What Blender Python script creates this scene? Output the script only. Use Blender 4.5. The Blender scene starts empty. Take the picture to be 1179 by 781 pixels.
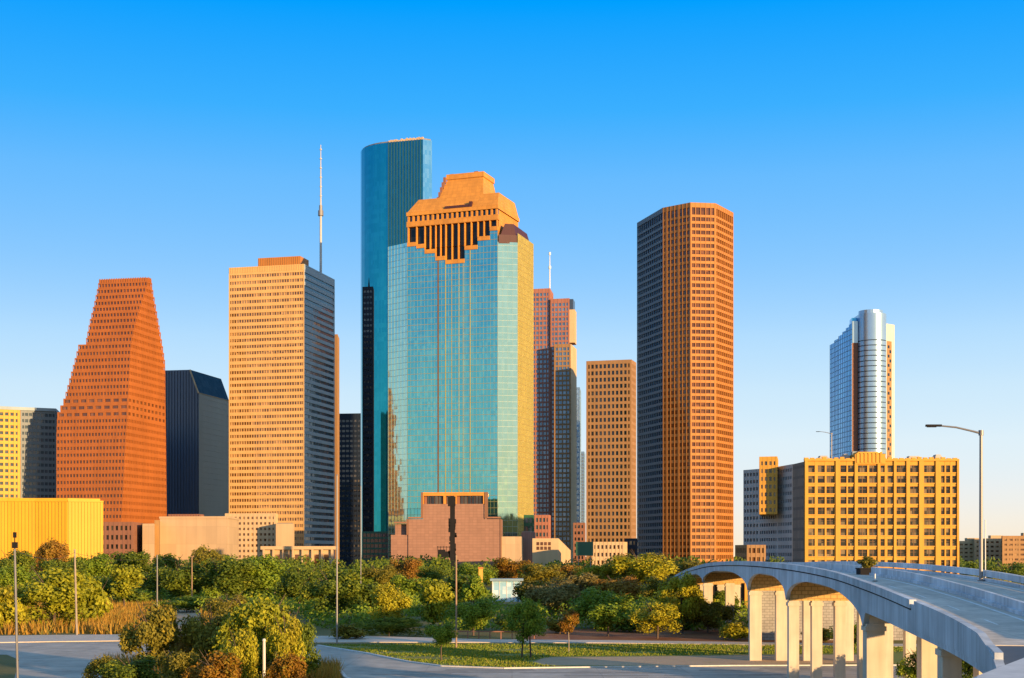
import bpy, math, random
from mathutils import Vector
R = math.radians
sc = bpy.context.scene
COL = sc.collection
# ------------------------------------------------------------------ camera, sky, sun, exposure
F, CX, HY, H = 1655.0, 589.5, 640.0, 12.0
cam = bpy.data.cameras.new("camera"); co = bpy.data.objects.new("camera", cam); COL.objects.link(co)
co.location = (0, 0, H); co.rotation_euler = (R(90), 0, 0)
cam.sensor_width = 36; cam.lens = F / 1179 * 36; cam.shift_y = 249.5 / 1179
cam.clip_start = 0.5; cam.clip_end = 30000
sc.camera = co
AZ, EL = 138.0, 6.5
w = bpy.data.worlds.new("World"); sc.world = w; w.use_nodes = True
nt = w.node_tree; bg = nt.nodes["Background"]
sk = nt.nodes.new("ShaderNodeTexSky"); sk.sky_type = 'NISHITA'; sk.sun_disc = False
sk.sun_elevation = R(EL); sk.sun_rotation = R(AZ)
sk.air_density = 0.65; sk.dust_density = 0.2; sk.ozone_density = 1.2
# grade of the Nishita sky: its red/blue ratio (how near the horizon the air is) picks a deeper, clearer blue
def wn_(k, op, *ins):
    n = nt.nodes.new(k); n.operation = op
    for i, v in enumerate(ins):
        if hasattr(v, 'links'): nt.links.new(v, n.inputs[i])
        else: n.inputs[i].default_value = v
    return n
gen = nt.nodes.new("ShaderNodeTexCoord"); sx = nt.nodes.new("ShaderNodeSeparateXYZ"); nt.links.new(gen.outputs['Generated'], sx.inputs[0])
hz = wn_('ShaderNodeMath', 'SQRT', wn_('ShaderNodeMath', 'SUBTRACT', 1.0, wn_('ShaderNodeMath', 'MULTIPLY', sx.outputs[2], sx.outputs[2]).outputs[0]).outputs[0])
cxyz = nt.nodes.new("ShaderNodeCombineXYZ"); nt.links.new(hz.outputs[0], cxyz.inputs[1]); nt.links.new(sx.outputs[2], cxyz.inputs[2])
nt.links.new(cxyz.outputs[0], sk.inputs['Vector'])
sd_ = (math.sin(R(AZ)) * math.cos(R(EL)), math.cos(R(AZ)) * math.cos(R(EL)), math.sin(R(EL)))
dt = wn_('ShaderNodeVectorMath', 'DOT_PRODUCT', gen.outputs['Generated'], sd_)
glow = wn_('ShaderNodeMath', 'POWER', wn_('ShaderNodeMath', 'MAXIMUM', dt.outputs['Value'], 0.0).outputs[0], 6.0)
gl1 = wn_('ShaderNodeMath', 'MULTIPLY_ADD', glow.outputs[0], 1.6, 1.0)
zen = nt.nodes.new("ShaderNodeMapRange"); nt.links.new(sx.outputs[2], zen.inputs[0])
zen.inputs[1].default_value = .37; zen.inputs[2].default_value = .85; zen.inputs[3].default_value = 0; zen.inputs[4].default_value = 1
sp = nt.nodes.new("ShaderNodeSeparateColor"); nt.links.new(sk.outputs[0], sp.inputs[0])
rb = nt.nodes.new("ShaderNodeMath"); rb.operation = 'DIVIDE'; nt.links.new(sp.outputs[0], rb.inputs[0]); nt.links.new(sp.outputs[2], rb.inputs[1])
rs_ = nt.nodes.new("ShaderNodeMath"); rs_.operation = 'MULTIPLY'; rs_.inputs[1].default_value = 1 / 4.0; rg = wn_('ShaderNodeMath', 'MULTIPLY', rb.outputs[0], gl1.outputs[0]); nt.links.new(rg.outputs[0], rs_.inputs[0])
rp = nt.nodes.new("ShaderNodeValToRGB"); nt.links.new(rs_.outputs[0], rp.inputs[0])
STOPS = [(.3445, (.0, .35, 1)), (.356, (.022, .415, 1)), (.3715, (.125, .49, 1)), (.407, (.26, .59, 1)), (.458, (.47, .74, 1)), (.520, (.61, .82, .98)),
         (.641, (.74, .88, .96)), (.915, (.85, .88, .87)), (1.20, (.92, .87, .77)), (1.63, (.97, .84, .65)), (2.4, (1.4, 1.1, .66)), (4.0, (2.0, 1.45, .75))]
el = rp.color_ramp.elements
while len(el) < len(STOPS): el.new(.5)
for e_, (v_, c_) in zip(el, STOPS): e_.position = v_ / 4.0; e_.color = (*c_, 1)
vm = nt.nodes.new("ShaderNodeVectorMath"); vm.operation = 'SCALE'; vm.inputs['Scale'].default_value = 3.33
zmx = nt.nodes.new("ShaderNodeMix"); zmx.data_type = 'RGBA'; nt.links.new(zen.outputs[0], zmx.inputs[0])
nt.links.new(rp.outputs[0], zmx.inputs[6]); zmx.inputs[7].default_value = (.27, .40, .56, 1)
nt.links.new(zmx.outputs[2], vm.inputs[0]); nt.links.new(vm.outputs[0], bg.inputs[0])
bg.inputs[1].default_value = 0.15
sl = bpy.data.lights.new("sun", 'SUN'); so = bpy.data.objects.new("sun", sl); COL.objects.link(so)
sl.energy = 4.7; sl.angle = R(0.5); sl.color = (1.0, 0.62, 0.28)
sdir = Vector((math.sin(R(AZ)) * math.cos(R(EL)), math.cos(R(AZ)) * math.cos(R(EL)), math.sin(R(EL))))
so.rotation_euler = sdir.to_track_quat('Z', 'Y').to_euler()
sc.view_settings.view_transform = 'Standard'; sc.view_settings.look = 'None'
sc.view_settings.gamma = 1; sc.view_settings.use_curve_mapping = False
sc.view_settings.exposure = 1.0

# ------------------------------------------------------------------ helpers
def X(px, Y): return (px - CX) / F * Y
def Z(py, Y): return H + (HY - py) / F * Y
def GY(py, z=0.0): return F * (H - z) / (py - HY)
def G(px, py, z=0.0):
    Y = GY(py, z); return (X(px, Y), Y)
def dirv(a): return (math.sin(R(a)), math.cos(R(a)))
def ray(p, d, px):
    """distance from p along d to the vertical sight plane through image column px"""
    k = (px - CX) / F
    return (k * p[1] - p[0]) / (d[0] - k * d[1])
def go(p, d, t): return (p[0] + d[0] * t, p[1] + d[1] * t)
def to(p, a, px):
    d = dirv(a); return go(p, d, ray(p, d, px))

class MB:
    def __init__(s): s.v = []; s.f = []; s.m = []
    def face(s, pts, m=0):
        n = len(s.v); s.v.extend(pts); s.f.append(tuple(range(n, n + len(pts)))); s.m.append(m)
    def prism(s, poly, z0, z1, m=0, top=True, bot=False, sides=True):
        n = len(poly)
        if sides:
            for i in range(n):
                a, b = poly[i], poly[(i + 1) % n]
                s.face([(a[0], a[1], z0), (b[0], b[1], z0), (b[0], b[1], z1), (a[0], a[1], z1)], m)
        if top: s.face([(p[0], p[1], z1) for p in poly], m)
        if bot: s.face([(p[0], p[1], z0) for p in reversed(poly)], m)
    def loft(s, p0, z0, p1, z1, m=0, top=True):
        n = len(p0)
        for i in range(n):
            j = (i + 1) % n
            s.face([(*p0[i], z0), (*p0[j], z0), (*p1[j], z1), (*p1[i], z1)], m)
        if top: s.face([(*p, z1) for p in p1], m)
    def obox(s, o, u, a0, a1, d0, d1, z0, z1, m=0):
        """box in the frame: origin o, u along, n = inward (left of u)"""
        n = (-u[1], u[0])
        P = lambda a, d: (o[0] + u[0] * a + n[0] * d, o[1] + u[1] * a + n[1] * d)
        s.prism([P(a0, d0), P(a1, d0), P(a1, d1), P(a0, d1)], z0, z1, m, True, True)
    def box(s, x0, x1, y0, y1, z0, z1, m=0):
        s.prism([(x0, y0), (x1, y0), (x1, y1), (x0, y1)], z0, z1, m, True, True)
    def tube(s, pts, rs, n=8, m=0, cap=True):
        rings = []
        for i, p in enumerate(pts):
            p = Vector(p)
            a = Vector(pts[max(i - 1, 0)]); b = Vector(pts[min(i + 1, len(pts) - 1)])
            t = (b - a).normalized()
            q = t.cross(Vector((0, 0, 1)) if abs(t.z) < .9 else Vector((1, 0, 0))).normalized()
            r2 = t.cross(q)
            r = rs[i] if hasattr(rs, '__len__') else rs
            base = len(s.v)
            for k in range(n):
                an = 2 * math.pi * k / n
                s.v.append(tuple(p + q * (r * math.cos(an)) + r2 * (r * math.sin(an))))
            rings.append(base)
        for i in range(len(rings) - 1):
            for k in range(n):
                a, b = rings[i] + k, rings[i] + (k + 1) % n
                c, d = rings[i + 1] + (k + 1) % n, rings[i + 1] + k
                s.f.append((a, b, c, d)); s.m.append(m)
        if cap:
            s.f.append(tuple(rings[-1] + k for k in range(n))); s.m.append(m)
            s.f.append(tuple(rings[0] + k for k in reversed(range(n)))); s.m.append(m)
    def build(s, name, mats, parent=None, smooth=False, loc=None, fix=True):
        if not isinstance(mats, (list, tuple)): mats = [mats]
        o3 = Vector((0, 0, 0))
        if parent is not None:
            o3 = Vector(parent['base'])
        elif loc is not None: o3 = Vector(loc)
        me = bpy.data.meshes.new(name)
        me.from_pydata([(a - o3.x, b - o3.y, c - o3.z) for a, b, c in s.v], [], s.f)
        for m in mats: me.materials.append(m)
        me.polygons.foreach_set('material_index', s.m)
        if smooth: me.polygons.foreach_set('use_smooth', [True] * len(s.f))
        uv = me.uv_layers.new(name='UVMap').data
        for p in me.polygons:
            n = p.normal
            h = math.hypot(n.x, n.y)
            if h < .35:
                for li in p.loop_indices:
                    c = me.vertices[me.loops[li].vertex_index].co; uv[li].uv = (c.x, c.y)
            else:
                tx, ty = -n.y / h, n.x / h
                for li in p.loop_indices:
                    c = me.vertices[me.loops[li].vertex_index].co; uv[li].uv = (c.x * tx + c.y * ty, c.z)
        ob = bpy.data.objects.new(name, me); COL.objects.link(ob)
        if parent is not None:
            ob.parent = parent; ob['base'] = tuple(o3)
        else: ob.location = o3; ob['base'] = tuple(o3)
        return ob

def tag(o, label, cat, group=None, kind=None):
    if label: o['label'] = label
    if cat: o['category'] = cat
    if group: o['group'] = group
    if kind: o['kind'] = kind
    return o
def thing(name, label, cat, base, group=None):
    o = bpy.data.objects.new(name, None); COL.objects.link(o)
    o.location = base; o['base'] = tuple(base); o.empty_display_size = 1
    return tag(o, label, cat, group)
def structure(name, mb, mat):
    o = mb.build(name, mat); o['kind'] = 'structure'; return o

# ------------------------------------------------------------------ materials
def newmat(n):
    m = bpy.data.materials.new(n); m.use_nodes = True
    t = m.node_tree; return m, t, t.nodes['Principled BSDF']
def nd(t, k, **kw):
    n = t.nodes.new(k)
    for a, b in kw.items(): setattr(n, a, b)
    return n
def stone(name, c, rough=.8, amt=.25, scale=.15, joint=None, jc=.55, metal=0, streak=.0, spec=.4):
    """mineral or painted surface: base colour broken by two noises, optional panel joints"""
    m, t, b = newmat(name)
    tc = nd(t, 'ShaderNodeTexCoord')
    n1 = nd(t, 'ShaderNodeTexNoise'); n1.inputs['Scale'].default_value = scale; n1.inputs['Detail'].default_value = 6
    t.links.new(tc.outputs['Object'], n1.inputs['Vector'])
    mp = nd(t, 'ShaderNodeMapping'); mp.inputs['Scale'].default_value = (1, 1, .08)
    t.links.new(tc.outputs['Object'], mp.inputs['Vector'])
    n2 = nd(t, 'ShaderNodeTexNoise'); n2.inputs['Scale'].default_value = scale * 5; n2.inputs['Detail'].default_value = 3
    t.links.new(mp.outputs[0], n2.inputs['Vector'])
    ad = nd(t, 'ShaderNodeMath', operation='ADD'); t.links.new(n1.outputs[0], ad.inputs[0]); t.links.new(n2.outputs[0], ad.inputs[1])
    mr = nd(t, 'ShaderNodeMapRange'); mr.inputs[1].default_value = .6; mr.inputs[2].default_value = 1.4
    mr.inputs[3].default_value = 1 - amt; mr.inputs[4].default_value = 1 + amt * .6
    t.links.new(ad.outputs[0], mr.inputs[0])
    mx = nd(t, 'ShaderNodeMix', data_type='RGBA', blend_type='MULTIPLY'); mx.inputs[0].default_value = 1
    mx.inputs[6].default_value = (*c, 1); t.links.new(mr.outputs[0], mx.inputs[7])
    out = mx.outputs[2]
    if joint:
        br = nd(t, 'ShaderNodeTexBrick'); br.offset = joint[3] if len(joint) > 3 else 0
        br.inputs['Scale'].default_value = 1; br.inputs['Brick Width'].default_value = joint[0]
        br.inputs['Row Height'].default_value = joint[1]; br.inputs['Mortar Size'].default_value = joint[2]
        br.inputs['Color1'].default_value = (1, 1, 1, 1); br.inputs['Color2'].default_value = (.86, .86, .86, 1)
        br.inputs['Mortar'].default_value = (jc, jc, jc, 1); br.inputs['Mortar Smooth'].default_value = .1
        t.links.new(tc.outputs['UV'], br.inputs['Vector'])
        m2 = nd(t, 'ShaderNodeMix', data_type='RGBA', blend_type='MULTIPLY'); m2.inputs[0].default_value = 1
        t.links.new(out, m2.inputs[6]); t.links.new(br.outputs[0], m2.inputs[7]); out = m2.outputs[2]
    t.links.new(out, b.inputs['Base Color'])
    b.inputs['Roughness'].default_value = rough; b.inputs['Metallic'].default_value = metal
    b.inputs['Specular IOR Level'].default_value = spec
    return m
def glass(name, c, c2, cell=(1.5, 3.6), p=.8, rough=.06, metal=0., wob=.012, spec=.6, warp=0.):
    """coated window glass: each pane has its own tone and a slightly different tilt"""
    m, t, b = newmat(name)
    tc = nd(t, 'ShaderNodeTexCoord')
    dv = nd(t, 'ShaderNodeVectorMath', operation='DIVIDE'); dv.inputs[1].default_value = (cell[0], cell[1], 1)
    t.links.new(tc.outputs['UV'], dv.inputs[0])
    fl = nd(t, 'ShaderNodeVectorMath', operation='FLOOR'); t.links.new(dv.outputs[0], fl.inputs[0])
    wn = nd(t, 'ShaderNodeTexWhiteNoise'); wn.noise_dimensions = '2D'; t.links.new(fl.outputs[0], wn.inputs['Vector'])
    cr = nd(t, 'ShaderNodeValToRGB'); e = cr.color_ramp.elements
    e[0].position = p * .6; e[0].color = (*c, 1); e[1].position = 1; e[1].color = (*c2, 1)
    lf = nd(t, 'ShaderNodeTexNoise'); lf.inputs['Scale'].default_value = .035; lf.inputs['Detail'].default_value = 3  # broad noise paints patches of brighter reflection into the glass colour
    t.links.new(tc.outputs['UV'], lf.inputs['Vector'])
    l2 = nd(t, 'ShaderNodeMapRange'); l2.inputs[1].default_value = .35; l2.inputs[2].default_value = .7; l2.inputs[3].default_value = -.3; l2.inputs[4].default_value = .4
    t.links.new(lf.outputs[0], l2.inputs[0])
    la = nd(t, 'ShaderNodeMath', operation='ADD'); t.links.new(wn.outputs['Value'], la.inputs[0]); t.links.new(l2.outputs[0], la.inputs[1])
    t.links.new(la.outputs[0], cr.inputs[0]); t.links.new(cr.outputs[0], b.inputs['Base Color'])
    ge = nd(t, 'ShaderNodeNewGeometry')
    sb = nd(t, 'ShaderNodeVectorMath', operation='SUBTRACT'); sb.inputs[1].default_value = (.5, .5, .5)
    t.links.new(wn.outputs['Color'], sb.inputs[0])
    ml = nd(t, 'ShaderNodeVectorMath', operation='SCALE'); ml.inputs['Scale'].default_value = wob
    t.links.new(sb.outputs[0], ml.inputs[0])
    ad = nd(t, 'ShaderNodeVectorMath', operation='ADD'); t.links.new(ge.outputs['Normal'], ad.inputs[0]); t.links.new(ml.outputs[0], ad.inputs[1])
    if warp:
        ns = nd(t, 'ShaderNodeTexNoise'); ns.inputs['Scale'].default_value = .05; ns.inputs['Detail'].default_value = 4
        t.links.new(tc.outputs['UV'], ns.inputs['Vector'])
        s2 = nd(t, 'ShaderNodeVectorMath', operation='SUBTRACT'); s2.inputs[1].default_value = (.5, .5, .5); t.links.new(ns.outputs['Color'], s2.inputs[0])
        m2 = nd(t, 'ShaderNodeVectorMath', operation='SCALE'); m2.inputs['Scale'].default_value = warp; t.links.new(s2.outputs[0], m2.inputs[0])
        a2 = nd(t, 'ShaderNodeVectorMath', operation='ADD'); t.links.new(ad.outputs[0], a2.inputs[0]); t.links.new(m2.outputs[0], a2.inputs[1]); ad = a2
    no = nd(t, 'ShaderNodeVectorMath', operation='NORMALIZE'); t.links.new(ad.outputs[0], no.inputs[0])
    t.links.new(no.outputs[0], b.inputs['Normal'])
    b.inputs['Roughness'].default_value = rough; b.inputs['Metallic'].default_value = metal
    b.inputs['Specular IOR Level'].default_value = spec
    return m
def leafmat(name, c1, c2, c3=None):
    m, t, b = newmat(name)
    at = nd(t, 'ShaderNodeAttribute'); at.attribute_name = 'tint'
    cr = nd(t, 'ShaderNodeValToRGB'); e = cr.color_ramp.elements
    e[0].position = 0; e[0].color = (*c1, 1); e[1].position = .75; e[1].color = (*c2, 1)
    if c3:
        k = e.new(1.0); k.color = (*c3, 1)
    t.links.new(at.outputs['Fac'], cr.inputs[0]); t.links.new(cr.outputs[0], b.inputs['Base Color'])
    b.inputs['Roughness'].default_value = .65; b.inputs['Specular IOR Level'].default_value = .25
    tr = nd(t, 'ShaderNodeBsdfTranslucent'); t.links.new(cr.outputs[0], tr.inputs['Color'])
    mx = nd(t, 'ShaderNodeMixShader'); mx.inputs[0].default_value = .25
    t.links.new(b.outputs[0], mx.inputs[1]); t.links.new(tr.outputs[0], mx.inputs[2])
    t.links.new(mx.outputs[0], t.nodes['Material Output'].inputs['Surface'])
    return m
def groundmat(name, cols, scale, rough=.9, fine=3.0):
    m, t, b = newmat(name)
    tc = nd(t, 'ShaderNodeTexCoord')
    n1 = nd(t, 'ShaderNodeTexNoise'); n1.inputs['Scale'].default_value = scale; n1.inputs['Detail'].default_value = 8; n1.inputs['Roughness'].default_value = .65
    n2 = nd(t, 'ShaderNodeTexNoise'); n2.inputs['Scale'].default_value = fine; n2.inputs['Detail'].default_value = 5
    t.links.new(tc.outputs['Object'], n1.inputs['Vector']); t.links.new(tc.outputs['Object'], n2.inputs['Vector'])
    mxv = nd(t, 'ShaderNodeMath', operation='MULTIPLY_ADD'); mxv.inputs[1].default_value = .35
    t.links.new(n2.outputs[0], mxv.inputs[0]); t.links.new(n1.outputs[0], mxv.inputs[2])
    cr = nd(t, 'ShaderNodeValToRGB'); e = cr.color_ramp.elements
    k = len(cols)
    e[0].position = .45; e[0].color = (*cols[0], 1); e[1].position = .9; e[1].color = (*cols[-1], 1)
    for i in range(1, k - 1):
        q = e.new(.45 + .45 * i / (k - 1)); q.color = (*cols[i], 1)
    t.links.new(mxv.outputs[0], cr.inputs[0]); t.links.new(cr.outputs[0], b.inputs['Base Color'])
    b.inputs['Roughness'].default_value = rough; b.inputs['Specular IOR Level'].default_value = .3
    bp = nd(t, 'ShaderNodeBump'); bp.inputs['Strength'].default_value = .3; bp.inputs['Distance'].default_value = .05
    t.links.new(n2.outputs[0], bp.inputs['Height']); t.links.new(bp.outputs[0], b.inputs['Normal'])
    return m

M = {}
M['red_granite'] = stone('red_granite', (0.33, 0.105, 0.022), .6, .18, .05)
M['gold_stone'] = stone('gold_stone', (0.58, 0.36, 0.14), .7, .15, .05)
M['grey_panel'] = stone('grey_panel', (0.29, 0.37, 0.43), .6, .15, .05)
M['orange_granite'] = stone('orange_granite', (0.4, 0.165, 0.035), .6, .18, .05)
M['tan_stone'] = stone('tan_stone', (0.31, 0.175, 0.075), .7, .15, .05)
M['rust_stone'] = stone('rust_stone', (0.35, 0.145, 0.1), .7, .15, .05)
M['yellow_stone'] = stone('yellow_stone', (0.6, 0.34, 0.06), .7, .12, .08)
M['yellow_panel'] = stone('yellow_panel', (0.56, 0.31, 0.015), .6, .12, .08)
M['hotel_stucco'] = stone('hotel_stucco', (0.56, 0.29, 0.045), .8, .18, .12)
M['hotel_grey'] = stone('hotel_grey', (.42, .40, .38), .8, .18, .12)
M['pink_granite'] = stone('pink_granite', (0.31, 0.17, 0.12), .7, .15, .06, joint=(2.2, 1.5, .09), jc=.7)
M['crown_granite'] = stone('crown_granite', (0.6, 0.26, 0.04), .6, .2, .1, joint=(3, 2, .08), jc=.75)
M['maroon_granite'] = stone('maroon_granite', (.06, .02, .025), .6, .2, .1)
M['beige_panel'] = stone('beige_panel', (0.5, 0.36, 0.22), .8, .12, .08, joint=(5.5, 9, .1), jc=.8)
M['cream_stone'] = stone('cream_stone', (0.55, 0.39, 0.22), .8, .15, .08)
M['brown_stone'] = stone('brown_stone', (.24, .11, .07), .8, .2, .08)
M['dark_metal'] = stone('dark_metal', (0.014, 0.014, 0.016), .8, .3, .3, spec=.15)
M['black_panel'] = stone('black_panel', (0.012, 0.02, 0.035), .6, .25, .05, spec=.2)
M['navy_panel'] = stone('navy_panel', (.04, .065, .12), .3, .2, .05, spec=.6)
M['white_metal'] = stone('white_metal', (.62, .62, .60), .4, .1, .2)
M['mast_metal'] = stone('mast_metal', (.42, .42, .41), .5, .1, .2)
M['grey_metal'] = stone('grey_metal', (.20, .20, .205), .45, .15, .5, metal=.4)
M['silver_metal'] = stone('silver_metal', (0.32, 0.48, 0.64), .25, .08, .1, metal=.6)
M['roof'] = stone('roof_gravel', (.22, .20, .18), .9, .3, .2)
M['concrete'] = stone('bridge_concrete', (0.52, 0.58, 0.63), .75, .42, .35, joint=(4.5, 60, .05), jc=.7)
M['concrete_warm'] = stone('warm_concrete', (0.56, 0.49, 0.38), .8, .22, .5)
M['concrete_pale'] = stone('pale_concrete', (.62, .60, .57), .8, .2, .6)
M['cap_tile'] = stone('cap_tile', (0.6, 0.38, 0.13), .8, .2, .6, joint=(.6, .38, .05, .5), jc=.6)
M['block_wall'] = stone('block_wall', (.34, .33, .31), .85, .25, .5, joint=(.8, .4, .04, .5), jc=.55)
M['bark'] = stone('bark', (.10, .07, .05), .9, .4, 1.5)
M['pale_bark'] = stone('pale_bark', (.30, .25, .19), .9, .3, 1.5)
M['wood_pole'] = stone('wood_pole', (.30, .20, .13), .85, .3, 1.0)
M['rubber'] = stone('cable_black', (.03, .03, .03), .7, .1, 1)
M['white_paint'] = stone('white_paint', (.72, .72, .70), .6, .25, 1.2)
M['green_panel'] = stone('green_panel', (.02, .10, .06), .5, .2, .1)
M['roof_blue'] = stone('roof_blue', (.20, .30, .38), .5, .2, .2)
M['g_warm'] = glass('window_warm', (0.09, 0.04, 0.018), (0.4, 0.24, 0.11), (1.5, 4), .7)  # golden reflections put into the warm pane tones, beside paler blinds
M['g_red'] = glass('window_red', (0.09, 0.032, 0.012), (0.19, 0.075, 0.028), (1.5, 4), .7)
M['g_dark'] = glass('window_dark', (0.012, 0.014, 0.018), (0.1, 0.085, 0.065), (1.5, 4), .8)
M['g_olive'] = glass('window_olive', (0.012, 0.011, 0.008), (0.2, 0.15, 0.08), (1.6, 1.8), .8)
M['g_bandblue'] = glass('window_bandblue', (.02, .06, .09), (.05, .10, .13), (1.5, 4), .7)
M['g_bluegrey'] = glass('window_bluegrey', (.10, .17, .24), (.20, .28, .36), (1.6, 4), .6, .15, .45)
M['g_black'] = glass('window_black', (.008, .008, .010), (.03, .026, .02), (1.5, 4), .8, .12, 0, .02, .3)
M['g_navy'] = glass('window_navy', (.02, .035, .06), (.05, .07, .10), (1.5, 4), .8, metal=.0)
M['g_slate'] = glass('window_slate', (.05, .075, .095), (.10, .12, .14), (1.5, 4), .7)
M['g_blue'] = glass('mirror_blue', (0.012, 0.27, 0.34), (0.02, 0.31, 0.38), (2.2, 3.7), .4, .06, .85, .010)
M['g_bluedeep'] = glass('mirror_deep_blue', (0.02, 0.2, 0.25), (0.03, 0.24, 0.29), (2.2, 3.7), .4, .08, .85, .006)
M['g_cyan'] = glass('mirror_cyan', (0.4, 0.64, 0.55), (0.46, 0.7, 0.6), (1.7, 3.3), .4, .05, .92, .012, .6, .05)
M['g_teal'] = glass('mirror_teal', (0.12, 0.45, 0.47), (0.18, 0.52, 0.5), (1.7, 3.3), .4, .05, .92, .012, .6, .06)
M['g_sky'] = glass('mirror_sky', (.12, .42, .75), (.22, .52, .80), (1.8, 3.7), .4, .07, .85, .02)
M['g_azure'] = glass('glass_azure', (.03, .27, .60), (.06, .36, .70), (4, 3.7), .4, .14, .8, .015)
M['g_pale'] = glass('mirror_pale', (.45, .55, .62), (.55, .62, .66), (2, 3.7), .4, .12, .8, .015)
M['g_gold'] = glass('mirror_sunlit_gold', (0.66, 0.62, 0.25), (0.76, 0.72, 0.3), (1.7, 3.3), .5, .15, .65, .01, .6, .08)
M['mull_gold'] = stone('mullion_gold', (0.5, 0.4, 0.14), .4, .1, .1, metal=.4)
M['mull_soft'] = stone('mullion_soft', (0.4, 0.34, 0.13), .4, .1, .1, metal=.4)
M['mull_azure'] = stone('mullion_azure', (.16, .36, .52), .5, .1, .1)
M['mull_pale'] = stone('mullion_pale', (0.3, 0.38, 0.36), .4, .1, .1, metal=.5)
M['mull_brown'] = stone('mullion_brown', (.16, .08, .03), .5, .1, .1)
M['mull_blue'] = stone('mullion_blue', (.03, .12, .18), .4, .1, .1, metal=.4)
M['asphalt'] = stone('asphalt', (0.47, 0.42, 0.35), .75, .38, .12, joint=(9, 5, .07), jc=.78, spec=.2)
M['asphalt_dark'] = stone('asphalt_dark', (0.07, 0.07, 0.07), .6, .25, .4)
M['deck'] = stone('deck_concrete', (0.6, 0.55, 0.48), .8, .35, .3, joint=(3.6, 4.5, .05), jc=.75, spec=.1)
M['sidewalk'] = stone('sidewalk', (0.55, 0.47, 0.38), .8, .2, .4)
M['ground'] = groundmat('ground_soil', [(.08, .085, .015), (.14, .12, .025), (.22, .15, .045)], .06)
M['lawn'] = groundmat('lawn_soil', [(.12, .16, .015), (.17, .19, .02), (.30, .22, .06)], .12)
M['mulch'] = groundmat('mulch_soil', [(.14, .045, .016), (.24, .085, .025), (.30, .15, .06)], .3)
M['dirt'] = groundmat('dirt', [(.34, .23, .14), (.46, .33, .21), (.38, .29, .15)], .3)
M['drygrass'] = leafmat('dry_grass_leaf', (.30, .15, .02), (.45, .27, .04), (.20, .18, .03))
M['greengrass'] = leafmat('green_grass_leaf', (.12, .19, .012), (.21, .25, .02), (.33, .27, .06))
LM = {
 'dark': leafmat('leaf_dark', (0.057, 0.101, 0.011), (0.145, 0.192, 0.016), (0.289, 0.303, 0.026)),
 'green': leafmat('leaf_green', (0.091, 0.162, 0.013), (0.222, 0.303, 0.020), (0.310, 0.331, 0.031)),
 'yellow': leafmat('leaf_yellow', (0.220, 0.190, 0.011), (0.410, 0.380, 0.018), (0.410, 0.410, 0.026)),
 'lime': leafmat('leaf_lime', (0.184, 0.212, 0.011), (0.310, 0.317, 0.018), (0.410, 0.410, 0.026)),
 'olive': leafmat('leaf_olive', (0.145, 0.130, 0.014), (0.220, 0.198, 0.023), (0.383, 0.300, 0.031)),
 'orange': leafmat('leaf_orange', (0.157, 0.068, 0.008), (0.284, 0.157, 0.011), (0.231, 0.199, 0.020)),
 'grey': leafmat('leaf_grey', (0.158, 0.130, 0.031), (0.237, 0.198, 0.063), (0.365, 0.285, 0.082)),
 'rusty': leafmat('leaf_rusty', (0.262, 0.112, 0.018), (0.292, 0.190, 0.026), (0.402, 0.269, 0.036)),
}

# ------------------------------------------------------------------ building kit
def inset_poly(poly, d):
    n = len(poly); out = []
    for i in range(n):
        p0, p1, p2 = poly[i - 1], poly[i], poly[(i + 1) % n]
        def unit(a, b):
            l = math.hypot(b[0] - a[0], b[1] - a[1]); return ((b[0] - a[0]) / l, (b[1] - a[1]) / l)
        u, v = unit(p0, p1), unit(p1, p2)
        n1, n2 = (-u[1], u[0]), (-v[1], v[0])
        k = 1 + n1[0] * n2[0] + n1[1] * n2[1]
        k = max(k, .3)
        out.append((p1[0] + (n1[0] + n2[0]) * d / k, p1[1] + (n1[1] + n2[1]) * d / k))
    return out
def rect(pxL, pxC, pxR, YC, g, depth=None):
    """footprint seen as front face pxL..pxC and right face pxC..pxR; corner at depth YC, street grid angle g"""
    C = (X(pxC, YC), YC)
    L = to(C, 270 + g, pxL)
    if depth is None: Rr = to(C, g, pxR)
    else: Rr = (X(pxR, YC + depth), YC + depth)
    return [L, C, Rr, (L[0] + Rr[0] - C[0], L[1] + Rr[1] - C[1])]
def rectL(pxL, pxC, pxR, YC, g, depth=None):
    """left face pxL..pxC, front pxC..pxR"""
    C = (X(pxC, YC), YC)
    Rr = to(C, 90 + g, pxR)
    L = to(C, g, pxL) if depth is None else (X(pxL, YC + depth), YC + depth)
    return [L, C, Rr, (L[0] + Rr[0] - C[0], L[1] + Rr[1] - C[1])]
def centre(poly): return (sum(p[0] for p in poly) / len(poly), sum(p[1] for p in poly) / len(poly))
def edge(poly, i):
    a, b = poly[i], poly[(i + 1) % len(poly)]
    l = math.hypot(b[0] - a[0], b[1] - a[1])
    return a, ((b[0] - a[0]) / l, (b[1] - a[1]) / l), l
def ringwall(mb, poly, inn, z0, z1, m=0):
    mb.prism(poly, z0, z1, m, False, False)
    n = len(poly)
    for i in range(n):
        j = (i + 1) % n
        mb.face([(*poly[i], z1), (*poly[j], z1), (*inn[j], z1), (*inn[i], z1)], m)
        mb.face([(*inn[i], z0), (*inn[j], z0), (*poly[j], z0), (*poly[i], z0)], m)
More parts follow.
